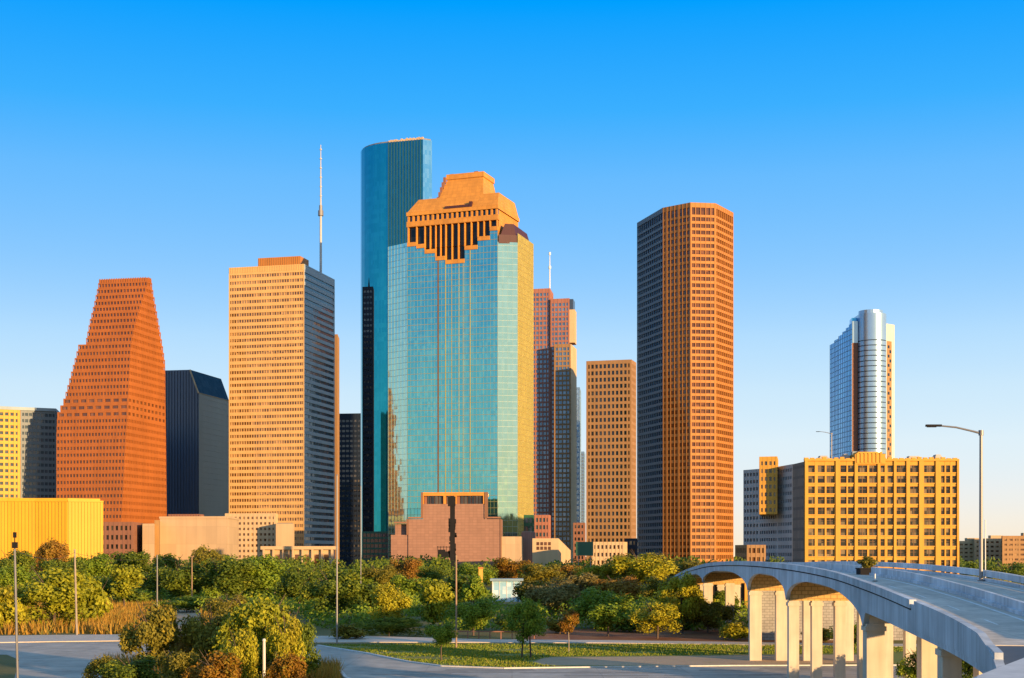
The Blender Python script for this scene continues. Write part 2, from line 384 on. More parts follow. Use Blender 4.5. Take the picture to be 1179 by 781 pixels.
def office(root, poly, z0, z1, nfl, wall, gl, lo=.3, hi=.85, ins=.5, bay=4., pw=.7, pout=.12, cw=1.2,
           top=1.5, base=0., bays=None, edges=None, part='wall', band='window_band', roof='roof', zlast=None):
    """spandrel rings and piers (one wall part), one ribbon of windows per storey, a roof"""
    inn = inset_poly(poly, ins); deep = inset_poly(poly, ins + .06)
    wb = MB(); fh = (z1 - top - z0 - base) / nfl
    prev = z0
    gm = gl if isinstance(gl, list) else [gl]
    for k in range(nfl):
        a = z0 + base + fh * (k + lo); b = z0 + base + fh * (k + hi)
        ringwall(wb, poly, deep, prev, a); prev = b
        g = MB(); n = len(inn)
        for i in range(n):
            j = (i + 1) % n
            g.face([(*inn[i], a - .05), (*inn[j], a - .05), (*inn[j], b + .05), (*inn[i], b + .05)], i % len(gm) if len(gm) > 1 else 0)
        g.build(band, gm, root)
    ringwall(wb, poly, deep, prev, z1)
    for i in range(len(poly)):
        if edges is not None and i not in edges: continue
        o, u, l = edge(poly, i)
        nb = bays[i] if isinstance(bays, (list, dict)) and bays[i] else max(1, round(l / bay))
        for k in range(nb + 1):
            c = l * k / nb; hw = (cw if k in (0, nb) else pw) / 2
            a0, a1 = max(0.02, c - hw), min(l - .02, c + hw)
            if k == 0: a1 = cw
            if k == nb: a0 = l - cw
            if a1 - a0 < .05: continue
            wb.obox(o, u, a0, a1, -pout, ins - .03, z0 + .05, z1 - .05 - (.0 if pout > 0 else .1))
    w_ = wb.build(part, wall, root)
    rb = MB(); rb.face([(*p, z1 - .6) for p in deep]); rb.build(roof, M['roof'], root)
    return w_
def T(name, label, poly, z0=0, cat='building', group=None):
    c = centre(poly); return thing(name, label, cat, (c[0], c[1], z0), group)
def curtain(root, poly, i, z0, z1, gm, mm, fh, bay, lw=.18, vw=.10, name='curtain_wall', d=0., vlist=None, vm=None):
    """one glazed face of a tower with a grid of mullions"""
    o, u, l = edge(poly, i); n = (-u[1], u[0])
    g = MB(); P = lambda a, dd: (o[0] + u[0] * a + n[0] * dd, o[1] + u[1] * a + n[1] * dd)
    g.face([(*P(0, d), z0), (*P(l, d), z0), (*P(l, d), z1), (*P(0, d), z1)])
    gb = g.build(name, gm, root)
    mm_ = MB(); z = z0 + fh
    while z < z1 - .5:
        mm_.obox(o, u, 0.02, l - .02, d - .12, d + .05, z - lw / 2, z + lw / 2); z += fh
    nb = max(1, round(l / bay))
    for k in range(nb + 1):
        c = min(max(l * k / nb, vw / 2 + .01), l - vw / 2 - .01)
        mm_.obox(o, u, c - vw / 2, c + vw / 2, d - .16, d + .04, z0, z1 - .02)
    mm_.build('mullion_grid', mm, gb)
    return gb

# ================================================================== GROUND, ROADS, LAWN
g = MB(); g.face([(-9000, -300, 0), (9000, -300, 0), (9000, 14000, 0), (-9000, 14000, 0)])
structure('ground', g, M['ground'])
def sheet(name, pts, z, mat, curb=None):
    mb = MB()
    if curb: mb.prism(pts, 0, z)
    else: mb.face([(*p, z) for p in pts])
    # make sure it faces up
    o = structure(name, mb, mat); return o
def ccw(pts):
    a = sum(pts[i][0] * pts[(i + 1) % len(pts)][1] - pts[(i + 1) % len(pts)][0] * pts[i][1] for i in range(len(pts)))
    return pts if a > 0 else pts[::-1]
def gpoly(l): return ccw([G(*p) for p in l])
road_pts = gpoly([(-900, 741), (60, 740), (150, 739), (260, 741), (366, 744), (422, 753), (471, 763), (509, 768), (580, 770.5), (700, 769), (840, 767.5),
                  (1000, 767), (1900, 768), (1900, 830), (900, 815), (560, 806), (430, 792), (398, 781), (392, 773), (346, 764), (300, 760), (200, 764), (150, 768), (118, 781),
                  (100, 800), (60, 860), (10, 860), (12, 800), (22, 760), (8, 754), (-900, 760)])
sheet('road', road_pts, .008, M['asphalt'])
sheet('lawn', gpoly([(370, 743), (422, 752), (471, 762), (509, 767), (580, 769.6), (700, 768), (840, 766.6), (1000, 766), (1300, 765), (1300, 743), (870, 742), (560, 741)]), .004, M['lawn'])
# kerbs and footpaths
def strip(name, up, dn, z, mat):
    pts = [G(*p) for p in up] + [G(*p) for p in reversed(dn)]
    return sheet(name, ccw(pts), z, mat, True)
strip('footpath', [(345, 733), (420, 733), (560, 737), (700, 738), (1000, 742), (1300, 744)],
      [(345, 740.5), (420, 740), (560, 740.3), (700, 740.9), (1000, 745), (1300, 747)], .10, M['sidewalk'])
strip('left_footpath', [(-600, 734), (0, 733), (60, 732), (140, 731.5)], [(-600, 741), (0, 740.5), (60, 739.5), (145, 738.5)], .12, M['sidewalk'])
def kerb(name, px, w_=.35, h=.13):
    pts = [G(*p) for p in px]; mb = MB()
    for i in range(len(pts) - 1):
        a, b = pts[i], pts[i + 1]
        l = math.hypot(b[0] - a[0], b[1] - a[1]); u = ((b[0] - a[0]) / l, (b[1] - a[1]) / l)
        mb.obox(a, u, 0, l, -w_ / 2, w_ / 2, 0, h + .001 * i)
    return structure(name, mb, M['concrete_pale'])
kerb('kerb', [(366, 743.6), (422, 752.6), (471, 762.6), (509, 767.6), (580, 770.1), (700, 768.6), (840, 767.1), (1000, 766.6), (1500, 767)])
kerb('island_kerb', [(118, 781), (150, 768), (200, 764), (300, 760), (346, 764), (392, 773), (398, 781), (430, 792)])
# faint pale lane edge lines on the near road
mb = MB()
for (a, b) in [((520, 776), (760, 777)), ((760, 777), (1010, 775))]:
    p, q = G(*a), G(*b); l = math.hypot(q[0] - p[0], q[1] - p[1]); u = ((q[0] - p[0]) / l, (q[1] - p[1]) / l)
    n = (-u[1] * .12, u[0] * .12)
    mb.face([(p[0] - n[0], p[1] - n[1], .012), (q[0] - n[0], q[1] - n[1], .012), (q[0] + n[0], q[1] + n[1], .012), (p[0] + n[0], p[1] + n[1], .012)])
structure('road_line', mb, M['white_paint'])
mb = MB(); rnd = random.Random(21)
for k in range(16):
    Y_ = rnd.uniform(143, 153); x = X(rnd.uniform(460, 960), Y_); a, b = rnd.uniform(1.2, 5), rnd.uniform(.3, .9)
    mb.face([(x - a, Y_ - b, .011 + k * .0002), (x + a, Y_ - b * .8, .011 + k * .0002), (x + a * .9, Y_ + b, .011 + k * .0002), (x - a * .95, Y_ + b * .9, .011 + k * .0002)])
structure('road_patches', mb, stone('patch_asphalt', (.30, .27, .23), .8, .3, .4, spec=.2))
sheet('mulch_bed', gpoly([(630, 724), (760, 722), (880, 724), (1000, 728), (1000, 741.5), (870, 740.5), (700, 737.5), (600, 737)]), .012, M['mulch'])
sheet('dirt_verge', gpoly([(628, 757), (760, 756), (900, 754), (1000, 754), (1000, 764), (840, 765.5), (700, 766.5), (605, 766)]), .012, M['dirt'])
sheet('dirt_path', gpoly([(192, 703), (232, 702), (240, 735), (185, 736)]), .012, M['dirt'])
sheet('dirt_island', gpoly([(340, 766), (388, 774.5), (394, 783), (330, 790), (300, 775)]), .006, M['dirt'])

# ================================================================== BUILDINGS, left to right
GA = 14.0
# leftmost yellow office (right half in the red tower's shadow, also put into a grey wall colour)
C = (X(64, 905), 905); Lq = to(C, 245, -20); Mq = to(C, 245, 23)
bk = lambda q: (q[0] * 1.04 + 4, q[1] * 1.04)
p = [Lq, C, bk(C), bk(Lq)]
t = T('office_building', 'office block at the left edge, yellow stone with its shaded half coloured grey', p)
zt = Z(474, 905)
office(t, [Lq, Mq, bk(Mq), bk(Lq)], 0, zt - .01, 26, M['yellow_stone'], M['g_slate'], .3, .8, .6, 3.2, 1.1, .15, 1.4, top=1, part='yellow_wing_wall')
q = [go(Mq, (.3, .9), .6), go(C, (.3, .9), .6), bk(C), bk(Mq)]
office(t, q, 0, zt, 26, stone('office_shade_grey', (.17, .20, .22), .6, .15, .05), M['g_slate'], .35, .85, .3, 2.4, .5, .1, .9, top=1, part='shaded_wing_wall')
mb = MB(); mb.prism(inset_poly(p, -.25), zt + .004, Z(470.5, 905)); mb.build('roof_band', M['grey_panel'], t)
# low yellow ribbed hall
Yb = 620
C = (X(78, Yb), Yb)
p = [to(C, 262, -45), to(C, 266, 8), to(C, 270, 40), C, to(C, 62, 118)]
p = p + [(p[-1][0] * 1.06, p[-1][1] * 1.06), (p[0][0] * 1.07, p[0][1] * 1.07)]
t = T('ribbed_hall', 'low bright yellow hall with vertical ribs below the red stepped tower', p)
zt = Z(576, Yb)
mb = MB(); mb.prism(p, 0, zt)
for i in range(5):
    o, u, l = edge(p, i); n = int(l / 1.3)
    for k in range(n): mb.obox(o, u, (k + .3) * l / n, (k + .62) * l / n, -.32, .02, 0, zt - .7)
    mb.obox(o, u, 0.02, l - .02, -.45, .02, zt - .65, zt - .02)
mb.build('wall', M['yellow_panel'], t)
o, u, l = edge(p, 4); 
for c in (2.2,):
    for k in range(8):
        m2 = MB(); m2.obox(o, u, c, c + 1.0, -.36, .0, 4 + k * 3.2, 5.6 + k * 3.2); m2.build('slot_window', M['g_dark'], t)
m2 = MB(); m2.prism(inset_poly(p, 1), zt - .01, zt + .9, 0); m2.build('roof', M['yellow_panel'], t)
# red granite tower with stepped, tapering top
Yc, ga = 850, 12
u = (math.cos(R(ga)), -math.sin(R(ga))); v = dirv(ga); C = (X(140, Yc), Yc)
tab = [(640, 65, 138, 192), (598, 65, 140, 192), (500, 65, 145, 191), (478, 66, 147, 190.7), (460, 74, 147.5, 190.5), (430, 82, 149, 190.3), (408, 88, 150, 190),
       (394, 91.5, 151.5, 188), (393, 99, 151.6, 187.8), (372, 103, 156, 184), (350, 108.5, 163, 179.5), (331, 112.5, 169, 175.5), (324, 114, 170, 174.5)]
prof = []
for y, a, b, c in tab:
    fr = go(C, v, ray(C, v, b)); fl = go(fr, (-u[0], -u[1]), ray(fr, (-u[0], -u[1]), a)); br = go(fr, v, ray(fr, v, c))
    prof.append((Z(y, fr[1]), fl, fr, br))
def profat(z):
    if z <= prof[0][0]: q = prof[0]; return q[1], q[2], q[3]
    for i in range(len(prof) - 1):
        a, b = prof[i], prof[i + 1]
        if a[0] <= z <= b[0]:
            f = (z - a[0]) / max(1e-6, b[0] - a[0])
            L = lambda p, q: (p[0] + (q[0] - p[0]) * f, p[1] + (q[1] - p[1]) * f)
            return L(a[1], b[1]), L(a[2], b[2]), L(a[3], b[3])
    q = prof[-1]; return q[1], q[2], q[3]
ztop = prof[-1][0]; nfl = 44
t = T('red_tower', 'red granite tower that narrows in steps to a tent-like top', [prof[0][1], prof[0][2], prof[0][3]])
wb = MB(); fh = ztop / nfl
for k in range(nfl):
    fl, fr, br = profat((k + .35) * fh); bl = (fl[0] + br[0] - fr[0], fl[1] + br[1] - fr[1])
    P = [fl, fr, br, bl]; inn = inset_poly(P, .55); dp = inset_poly(P, .62)
    taper = k * fh > prof[4][0]
    a, b = k * fh + fh * .36, k * fh + fh * .80
    ringwall(wb, P, dp, k * fh, a); ringwall(wb, P, dp, b, (k + 1) * fh)
    wb.face([(*q, (k + 1) * fh - .01) for q in inn])
    gb = MB()
    for i in range(4):
        j = (i + 1) % 4
        gb.face([(*inn[i], a - .05), (*inn[j], a - .05), (*inn[j], b + .05), (*inn[i], b + .05)])
    gb.build('window_band', M['g_red'], t)
    big = abs((k + .5) * fh - Z(469, 860)) < fh * 1.1
    for i in range(2):
        o, uu, l = edge(P, i); nb = max(2, round(l / (5.2 if big else 2.1)))
        for q in range(nb + 1):
            c = l * q / nb; hw = .28 if not big else .8
            wb.obox(o, uu, max(.02, c - hw), min(l - .02, c + hw), -.06, .5, k * fh + .01, (k + 1) * fh - .02)
wb.build('wall', M['red_granite'], t)
fl, fr, br = profat(ztop); bl = (fl[0] + br[0] - fr[0], fl[1] + br[1] - fr[1])
mb = MB(); q4 = [fl, fr, br, bl]; mb.prism(q4, ztop, ztop + 2.2)
for i in range(2):
    o, uu, l = edge(q4, i)
    for k in range(int(l / 1.6)): mb.obox(o, uu, k * 1.6 + .3, k * 1.6 + 1.0, -.25, .02, ztop + .1, ztop + 2.6)
mb.build('parapet', M['red_granite'], t)
# brown low block at its foot
p = rect(100, 153, 164, 720, 10, 25)
t = T('low_block', 'brown low block with rows of dark windows at the foot of the red stepped tower', p)
office(t, p, 0, Z(601, 720), 6, M['brown_stone'], M['g_dark'], .3, .8, .4, 2.6, 1.0, .1, 1, top=1)
# dark tower with slanted glass roof
Yc = 1010; ga = 12; u = (math.cos(R(ga)), -math.sin(R(ga))); v = dirv(ga); C = (X(229, Yc), Yc)
L0 = to(C, 270 + ga, 186); R0 = to(C, ga, 264); ln = math.hypot(R0[0] - C[0], R0[1] - C[1])
zr, ze = Z(426, 1012), Z(453, 1010)
rs = go(C, (-u[0], -u[1]), 6.5)
t = T('slant_roof_tower', 'dark grey-blue tower with a slanted glass roof between the red and the gold towers', [L0, C, R0])
far = lambda q: (q[0] + v[0] * ln, q[1] + v[1] * ln)
mb = MB()
mb.face([(*L0, 0), (*C, 0), (*C, ze), (*rs, zr), (*L0, zr)])
mb.face([(*far(C), 0), (*far(L0), 0), (*far(L0), zr), (*far(rs), zr), (*far(C), ze)])
mb.face([(*far(L0), 0), (*L0, 0), (*L0, zr), (*far(L0), zr)])
mb.face([(*L0, zr), (*rs, zr), (*far(rs), zr), (*far(L0), zr)])
lf = math.hypot(C[0] - L0[0], C[1] - L0[1]); n = 13
for k in range(n):
    a = lf * (k + .2) / n; zz = zr if a < lf - 7.5 else zr - (a + 1 - lf + 6.5) / 6.5 * (zr - ze) - 1
    mb.obox(L0, u, a, a + lf / n * .38, -.6, .02, 2, zz - .5)
mb.build('front_wall', M['navy_panel'], t)
mb = MB(); mb.face([(*C, 0), (*far(C), 0), (*far(C), ze), (*C, ze)])
for k in range(int(ze / 4)): mb.obox(C, v, .05, ln - .05, -.12, .02, k * 4 + 3, k * 4 + 3.35)
mb.build('side_wall', stone('slate_panel', (.46, .43, .37), .6, .12, .03), t)
mb = MB(); mb.face([(*C, ze), (*far(C), ze), (*far(rs), zr), (*rs, zr)])
gb = mb.build('glass_roof', glass('roof_glass_dark', (.012, .03, .05), (.03, .055, .08), (2.5, 2.5), .5, .5, 0, .05, .2), t)
mb = MB()
mb.tube([(C[0] - .2, C[1] - .25, ze), (rs[0] - .2, rs[1] - .25, zr)], .55, 6); mb.tube([(C[0] + .1, C[1], ze + .2), (*far(C), ze + .2)], .3, 6); mb.build('roof_edge_trim', M['cream_stone'], t)
# beige blank-walled low hall
p = rect(184, 262, 275, 740, 9, 40)
t = T('beige_hall', 'long low beige hall with blank panelled walls left of the gold tower', p)
zt = Z(597, 740); mb = MB(); mb.prism(p, 0, zt); mb.build('wall', M['beige_panel'], t)
mb = MB(); mb.prism(inset_poly(p, -.3), zt + .002, zt + 1.1); mb.build('roof', M['beige_panel'], t)
o, uu, l = edge(p, 0); mb = MB()
mb.obox(o, uu, 4, l * .55, 1, 10, zt + 1.1, zt + 2.3)
for k in range(12): mb.obox(o, uu, 4.5 + k * 1.5, 5.4 + k * 1.5, .8, 1, zt + 1.2, zt + 2.1)
mb.build('vent_screen', M['brown_stone'], t)
p = rect(164, 177.5, 180, 725, 9, 30)
t = T('pale_stair_block', 'narrow pale block with a brown strip beside the beige hall', p)
zt = Z(603, 725); mb = MB(); mb.prism(p, 0, zt); mb.build('wall', M['beige_panel'], t)
q = rect(177.8, 183.5, 184, 732, 9, 30); mb = MB(); mb.prism(q, 0, Z(599, 732)); mb.build('stair_shaft', stone('ochre_shaft', (.38, .22, .08), .8, .2, .1), t)
# gold tower with ribbon windows (and its antenna mast, a thing of its own)
p = rect(263.5, 350.3, 385.3, 925, GA)
t = T('gold_tower', 'tall gold office tower with ribbon windows and a grey shaded side', p)
zt = Z(304, 925); nfl = 48; ins = .5; inn = inset_poly(p, ins); dp = inset_poly(p, ins + .06)
fh = zt / nfl; wf, ws = MB(), MB()
for k in range(nfl):
    a, b = k * fh + fh * .30, k * fh + fh * .78
    if k == nfl - 1: a = b - .05
    for (z0_, z1_) in ((k * fh, a), (b, (k + 1) * fh)):
        for i in range(4):
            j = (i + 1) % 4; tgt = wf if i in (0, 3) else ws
            tgt.face([(*p[i], z0_), (*p[j], z0_), (*p[j], z1_), (*p[i], z1_)])
            tgt.face([(*p[i], z1_), (*p[j], z1_), (*dp[j], z1_), (*dp[i], z1_)])
            tgt.face([(*dp[i], z0_), (*dp[j], z0_), (*p[j], z0_), (*p[i], z0_)])
    gb = MB()
    for i in range(4):
        j = (i + 1) % 4
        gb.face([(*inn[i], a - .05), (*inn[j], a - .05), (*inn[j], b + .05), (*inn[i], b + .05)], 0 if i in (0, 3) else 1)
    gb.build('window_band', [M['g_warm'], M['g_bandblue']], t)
o, uu, l = edge(p, 0)
for k in range(31):
    c = l * k / 30; hw = .17 if k not in (0, 30) else .7
    wf.obox(o, uu, max(.02, c - hw), min(l - .02, c + hw), .12 if k not in (0, 30) else -.12, .45, .05, zt - 4.2)
for k in range(44): wf.obox(o, uu, .3 + k * (l - .6) / 44, .75 + k * (l - .6) / 44, -.2, .02, zt - 3.6, zt - .3)
wf.build('front_wall', M['gold_stone'], t)
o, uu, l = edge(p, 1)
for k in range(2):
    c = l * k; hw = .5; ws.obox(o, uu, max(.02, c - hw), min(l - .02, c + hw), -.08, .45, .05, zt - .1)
ws.build('side_wall', M['grey_panel'], t)  # shadow on this face put into its grey wall and blue panes
mb = MB(); mb.face([(*q, zt - .5) for q in dp]); mb.build('roof', M['roof'], t)
o, uu, l = edge(p, 0); mb = MB(); za = Z(298, 935)
mb.obox(o, uu, l * .36, l * .92, 3.5, 18, zt - .4, za + .6)
for k in range(22): mb.obox(o, uu, l * .37 + k * l * .0245, l * .37 + k * l * .0245 + .6, 3.3, 3.5, zt - .3, za + .3)
mb.build('penthouse', M['orange_granite'], t)
# mast
Ym = 960; xm = X(369.3, Ym); zb = zt - .5
t = thing('antenna_mast', 'white and grey antenna mast rising from the gold tower roof', 'antenna', (xm, Ym, zb))
zk = Z(247, Ym); ze_ = Z(167, Ym)
mb = MB(); mb.tube([(xm, Ym, zb), (xm, Ym, zk)], [.85, .75], 10); mb.build('lower_tube', M['mast_metal'], t)
mb = MB(); mb.tube([(xm, Ym, zk - 1), (xm, Ym, zk + 2.5)], [1.8, 1.8], 12); mb.tube([(xm, Ym, zk + 2.5), (xm, Ym, zk + 6)], [1.1, 1.1], 10); mb.build('platform', M['grey_metal'], t)
mb = MB(); mb.tube([(xm, Ym, zk + 5), (xm, Ym, zk + 24), (xm, Ym, ze_)], [.55, .42, .22], 8)
for k in range(6):
    zz = zk + 12 + k * 6.2; mb.tube([(xm, Ym, zz), (xm, Ym, zz + .7)], [.8, .8], 8)
mb.build('upper_mast', M['mast_metal'], t)
# podium pieces
p = rect(259, 317.5, 320, 850, 10, 20)
t = T('podium_block', 'pale yellow podium block with small square windows at the foot of the gold tower', p)
office(t, p, 0, Z(591, 850), 11, M['cream_stone'], M['g_warm'], .3, .75, .4, 2.6, 1.2, .08, 1.2, top=1.2)
p = rect(317.6, 338, 339, 835, 10, 18)
t = T('blank_block', 'small blank cream block beside the podium with square windows', p)
mb = MB(); mb.prism(p, 0, Z(603, 835)); mb.build('wall', M['cream_stone'], t)
mb = MB(); mb.prism(inset_poly(p, .6), Z(603, 835) - .01, Z(603, 835) + .5); mb.build('roof', M['roof'], t)
p = rect(300, 385.5, 388, 690, 6, 22)
t = T('canopy_building', 'low cream pavilion building with a flat overhanging roof in front of the gold tower', p)
zt = Z(629, 690); mb = MB(); mb.prism(inset_poly(p, 1.6), 0, zt - 1.6)
o, uu, l = edge(p, 0)
for k in range(8): mb.obox(o, uu, 1.0 + k * (l - 3) / 7, 1.9 + k * (l - 3) / 7, .2, 1.2, 0, zt - 1.6)
mb.build('wall', M['cream_stone'], t)
mb = MB(); mb.prism(p, zt - 1.6, zt, 0, True, True); mb.build('roof', M['cream_stone'], t)
for k in range(7):
    m2 = MB(); m2.obox(o, uu, 2.3 + k * (l - 3) / 7, 4.4 + k * (l - 3) / 7, 1.45, 1.62, 1.0, zt - 4); m2.build('window', M['g_warm'], t)
# sliver + black block behind
p = rect(384, 388.6, 390.6, 1016, GA, 20)
t = T('narrow_gold_tower', 'narrow strip of a gold tower showing behind the right edge of the gold tower', p)
office(t, p, 0, Z(385, 1016), 38, M['tan_stone'], M['g_warm'], .3, .8, .5, 4, 1, .1, 2, top=3)
p = rect(384, 416, 419, 1330, 8, 40)
t = T('black_office', 'low black office block between the gold tower and the tall blue tower', p)
office(t, p, 0, Z(476, 1330), 30, M['black_panel'], M['g_dark'], .35, .8, .3, 4, .8, .2, 1, top=5)
# tall blue tower with a rounded corner
Yc = 1150; ga = 17
A = (X(447, Yc + 8), Yc + 8)
Bq = to(A, 90 + ga, 487)
arc = []
u = dirv(90 + ga); nn = (-u[1], u[0])
rad = 30.0
cen = go(A, nn, rad)
rr = ray(cen, (-u[0], -u[1]), 418.2)
for k in range(9):
    an = R(90 * k / 8)
    # from far left back to A
    q = (cen[0] - nn[0] * rad * math.sin(an) - u[0] * rr * math.cos(an), cen[1] - nn[1] * rad * math.sin(an) - u[1] * rr * math.cos(an))
    arc.append(q)
Cq = to(Bq, 62, 497.3)
Dq = go(Cq, (-.07, 1), 36); Eq = go(arc[0], (-.06, 1), 25)
p = arc + [Bq, Cq, Dq, Eq]
t = T('blue_tower', 'tallest blue glass tower with a rounded left corner and dark vertical ribs', p)
zt = Z(160.5, Bq[1])
ob = MB()
for i in range(8): 
    a, b = p[i], p[i + 1]; ob.face([(*a, 0), (*b, 0), (*b, zt), (*a, zt)])
ob.build('curved_glass_wall', M['g_blue'], t, smooth=True)
mb = MB(); o, uu, l = edge(p, 8); mb.face([(*p[8], 0), (*p[9], 0), (*p[9], zt), (*p[8], zt)]); gw = mb.build('ribbed_wall', M['g_bluedeep'], t)
mb = MB(); n = 12
for k in range(n): mb.obox(o, uu, l * k / n + .02, l * k / n + .8, -.9, .02, 0, zt)
mb.build('rib_set', M['mull_blue'], gw)
mb = MB()
for i in range(9, len(p)):
    a, b = p[i], p[(i + 1) % len(p)]; mb.face([(*a, 0), (*b, 0), (*b, zt), (*a, zt)])
mb.build('side_glass_wall', M['g_sky'], t)
mb = MB(); mb.prism(inset_poly(p, 1.0), zt - .02, zt + 1.2); mb.build('roof', M['roof'], t)
mb = MB(); random.seed(3)
for k in range(20):
    a = l * k / 20; mb.obox(o, uu, a, a + 1.3, .6, 2.2, zt - .1, zt + 1.3 + random.random() * 1.2)
mb.build('roof_plant', M['cream_stone'], t)
# added dark solid standing for a tower reflection in the blue glass
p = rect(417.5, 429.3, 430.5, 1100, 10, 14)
t = T('tower_reflection_solid', 'slim dark solid for a tower reflection with a short spire against the tall blue tower', p)
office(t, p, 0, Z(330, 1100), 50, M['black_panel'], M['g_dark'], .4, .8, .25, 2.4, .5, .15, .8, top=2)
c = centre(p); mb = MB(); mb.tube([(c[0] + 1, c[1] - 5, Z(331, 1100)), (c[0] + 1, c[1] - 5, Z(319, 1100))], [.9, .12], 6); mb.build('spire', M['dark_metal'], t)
# green glass plinth at its foot
p = rect(417, 449, 452, 880, 10, 12)
t = T('green_glass_block', 'low dark green glass block at the foot of the blue tower', p)
office(t, p, 0, Z(612, 880), 8, M['green_panel'], M['g_navy'], .2, .85, .2, 2.4, .4, .08, .6, top=.8)

# ---- central glass tower with stepped granite crown
g9 = 20; Y3 = 828
C3 = (X(573, Y3), Y3); C2 = to(C3, 270 + g9, 469); C1 = to(C2, 313, 447)
C4 = to(C3, 80, 596); C5 = to(C4, g9 - 2, 614)
u9 = dirv(90 + g9); n9 = (-u9[1], u9[0])
C6 = go(C5, (-u9[0], -u9[1]), 62); 
C7 = go(C1, n9, 14)
p9 = [C1, C2, C3, C4, C5, C6, C7]
L9 = math.hypot(C3[0] - C2[0], C3[1] - C2[1])
t = T('crowned_glass_tower', 'blue-green glass tower with an orange stepped crown in the centre', p9)
ROOT9 = t
def sz(px, py):
    """(distance along the main face, height) of an image point on the main face"""
    q = to(C2, 90 + g9, px); s = math.hypot(q[0] - C2[0], q[1] - C2[1]) * (1 if px >= 469 else -1)
    return s, Z(py, q[1])
zl, zr_ = Z(275, C2[1]), Z(279, C4[1])
curtain(t, p9, 0, 0, Z(281, C1[1] - 8), M['g_cyan'], M['mull_pale'], 3.6, 2.8, .14, .06)  # corner faces' brighter sky reflection put into a lighter glass colour
curtain(t, p9, 2, 0, Z(279, (C3[1] + C4[1]) / 2), M['g_cyan'], M['mull_pale'], 3.6, 2.8, .14, .06)
curtain(t, p9, 3, 0, Z(281, C5[1]), M['g_gold'], M['mull_gold'], 3.3, 2.2, .3, .12, 'sunlit_gold_wall')  # low sun on this side put into a gold glass colour
for i in (4, 5, 6): 
    a, b = p9[i], p9[(i + 1) % 7]; mb = MB(); mb.face([(*a, 0), (*b, 0), (*b, 195), (*a, 195)]); mb.build('rear_wall', M['g_teal'], t)
cols = [(469, 479.5, 284), (479.5, 489, 286), (489, 501.5, 292), (501.5, 513, 300), (513, 535, 303.7), (535, 550, 287.6), (550, 564, 277), (564, 573, 265.7)]
gl_, si_, mu_, wi_ = MB(), MB(), MB(), MB()
PP = lambda a, d: (C2[0] + u9[0] * a + n9[0] * d, C2[1] + u9[1] * a + n9[1] * d)
zlint = Z(253, C3[1])
mg = MB()
sills = []
for a, b, y in cols:
    s0, z_ = sz(a, y); s1, z2 = sz(b, y); z_ = (z_ + z2) / 2
    if b == 573: s1 = L9
    if a == 469: s0 = 0
    gl_.face([(*PP(s0, 0), 0), (*PP(s1, 0), 0), (*PP(s1, 0), z_), (*PP(s0, 0), z_)]); sills.append((s0, s1, z_))
mw = gl_.build('curtain_wall', M['g_teal'], t)
zz = 3.6; k = 0
while zz < 200:
    for s0, s1, zt_ in sills:
        if zz < zt_ - .5: mu_.obox(C2, u9, s0 + .0, s1, -.14, .05, zz - .11, zz + .11, 0)
    zz += 3.6
nb = 26
for k in range(nb + 1):
    s = min(max(L9 * k / nb, .1), L9 - .1)
    zt_ = next(z for a, b, z in sills if a - .2 <= s <= b + .2)
    mu_.obox(C2, u9, s - .03, s + .03, -.12, .04, 0, zt_ - .05, 0)
mu_.build('mullion_grid', M['mull_soft'], mw)
for px, wd, mt in ((504.5, 1.3, 'mull_brown'), (513, .8, 'mull_gold'), (528.5, .5, 'mull_gold'), (541.5, .7, 'mull_gold'), (520, .3, 'mull_gold'), (534, .3, 'mull_gold')):
    s, _ = sz(px, 400); zt_ = next(z for a, b, z in sills if a - .2 <= s <= b + .2)
    mb = MB(); mb.obox(C2, u9, s - wd * .3, s + wd * .3, -.26, .03, 0, zt_ - .1); mb.build('granite_strip', M[mt], t)
# sills, tall windows and pillars of the crown
for s0, s1, z_ in sills:
    mb = MB(); mb.obox(C2, u9, s0 + .03, s1 - .03, -.5, 2.0, z_ + .004, z_ + 2.4); mb.build('sill', M['crown_granite'], t)
    mb = MB(); mb.face([(*PP(s0, 1.6), z_ + 2.2), (*PP(s1, 1.6), z_ + 2.2), (*PP(s1, 1.6), zlint + .2), (*PP(s0, 1.6), zlint + .2)]); mb.build('tall_window', M['g_black'], t)
    npil = max(1, round((s1 - s0) / 4.2))
    for k in range(npil + (1 if s1 > L9 - 1 else 0)):
        s = s0 + (s1 - s0) * k / npil
        s = min(max(s, .5), L9 - .5)
        mb = MB(); mb.obox(C2, u9, s - .24, s + .24, -.25, 1.55, z_ + 2.405, zlint - .003); mb.build('pillar', M['crown_granite'], t)
cw_ = MB(); cw_.obox(C2, u9, -.3, L9 + .3, -.4, 2.5, zlint, zlint + 3); cw_.build('lintel', M['crown_granite'], t)
mb = MB(); mb.obox(C2, u9, .2, L9 - .2, .9, 2.4, zlint + 3, zlint + 6.4); mb.build('attic_window', M['g_dark'], t)
mb = MB()
for k in range(19):
    s = .7 + (L9 - 1.4) * k / 18; mb.obox(C2, u9, s - .55, s + .55, -.1, .88, zlint + 3.003, zlint + 6.39)
mb.build('attic_pier_set', M['crown_granite'], t)
D9 = 36; zc = zlint + 6.4
rectS = lambda a0, a1, d0, d1: [PP(a0, d0), PP(a1, d0), PP(a1, d1), PP(a0, d1)]
mb = MB(); mb.prism(rectS(.4, L9 - .4, 2.6, D9), 192, zc - .01); mb.build('crown_core', M['crown_granite'], t)
mb = MB(); mb.prism(rectS(-.4, L9 + .4, -.6, D9), zc, zc + 2.2); mb.loft(rectS(0, L9, 0, D9), zc + 2.2, rectS(L9 * .09, L9 * .98, 5, D9 - 4), zc + 10.5)
mb.build('mansard', M['crown_granite'], t)
mb = MB(); zu = Z(198, C2[1] - 6)
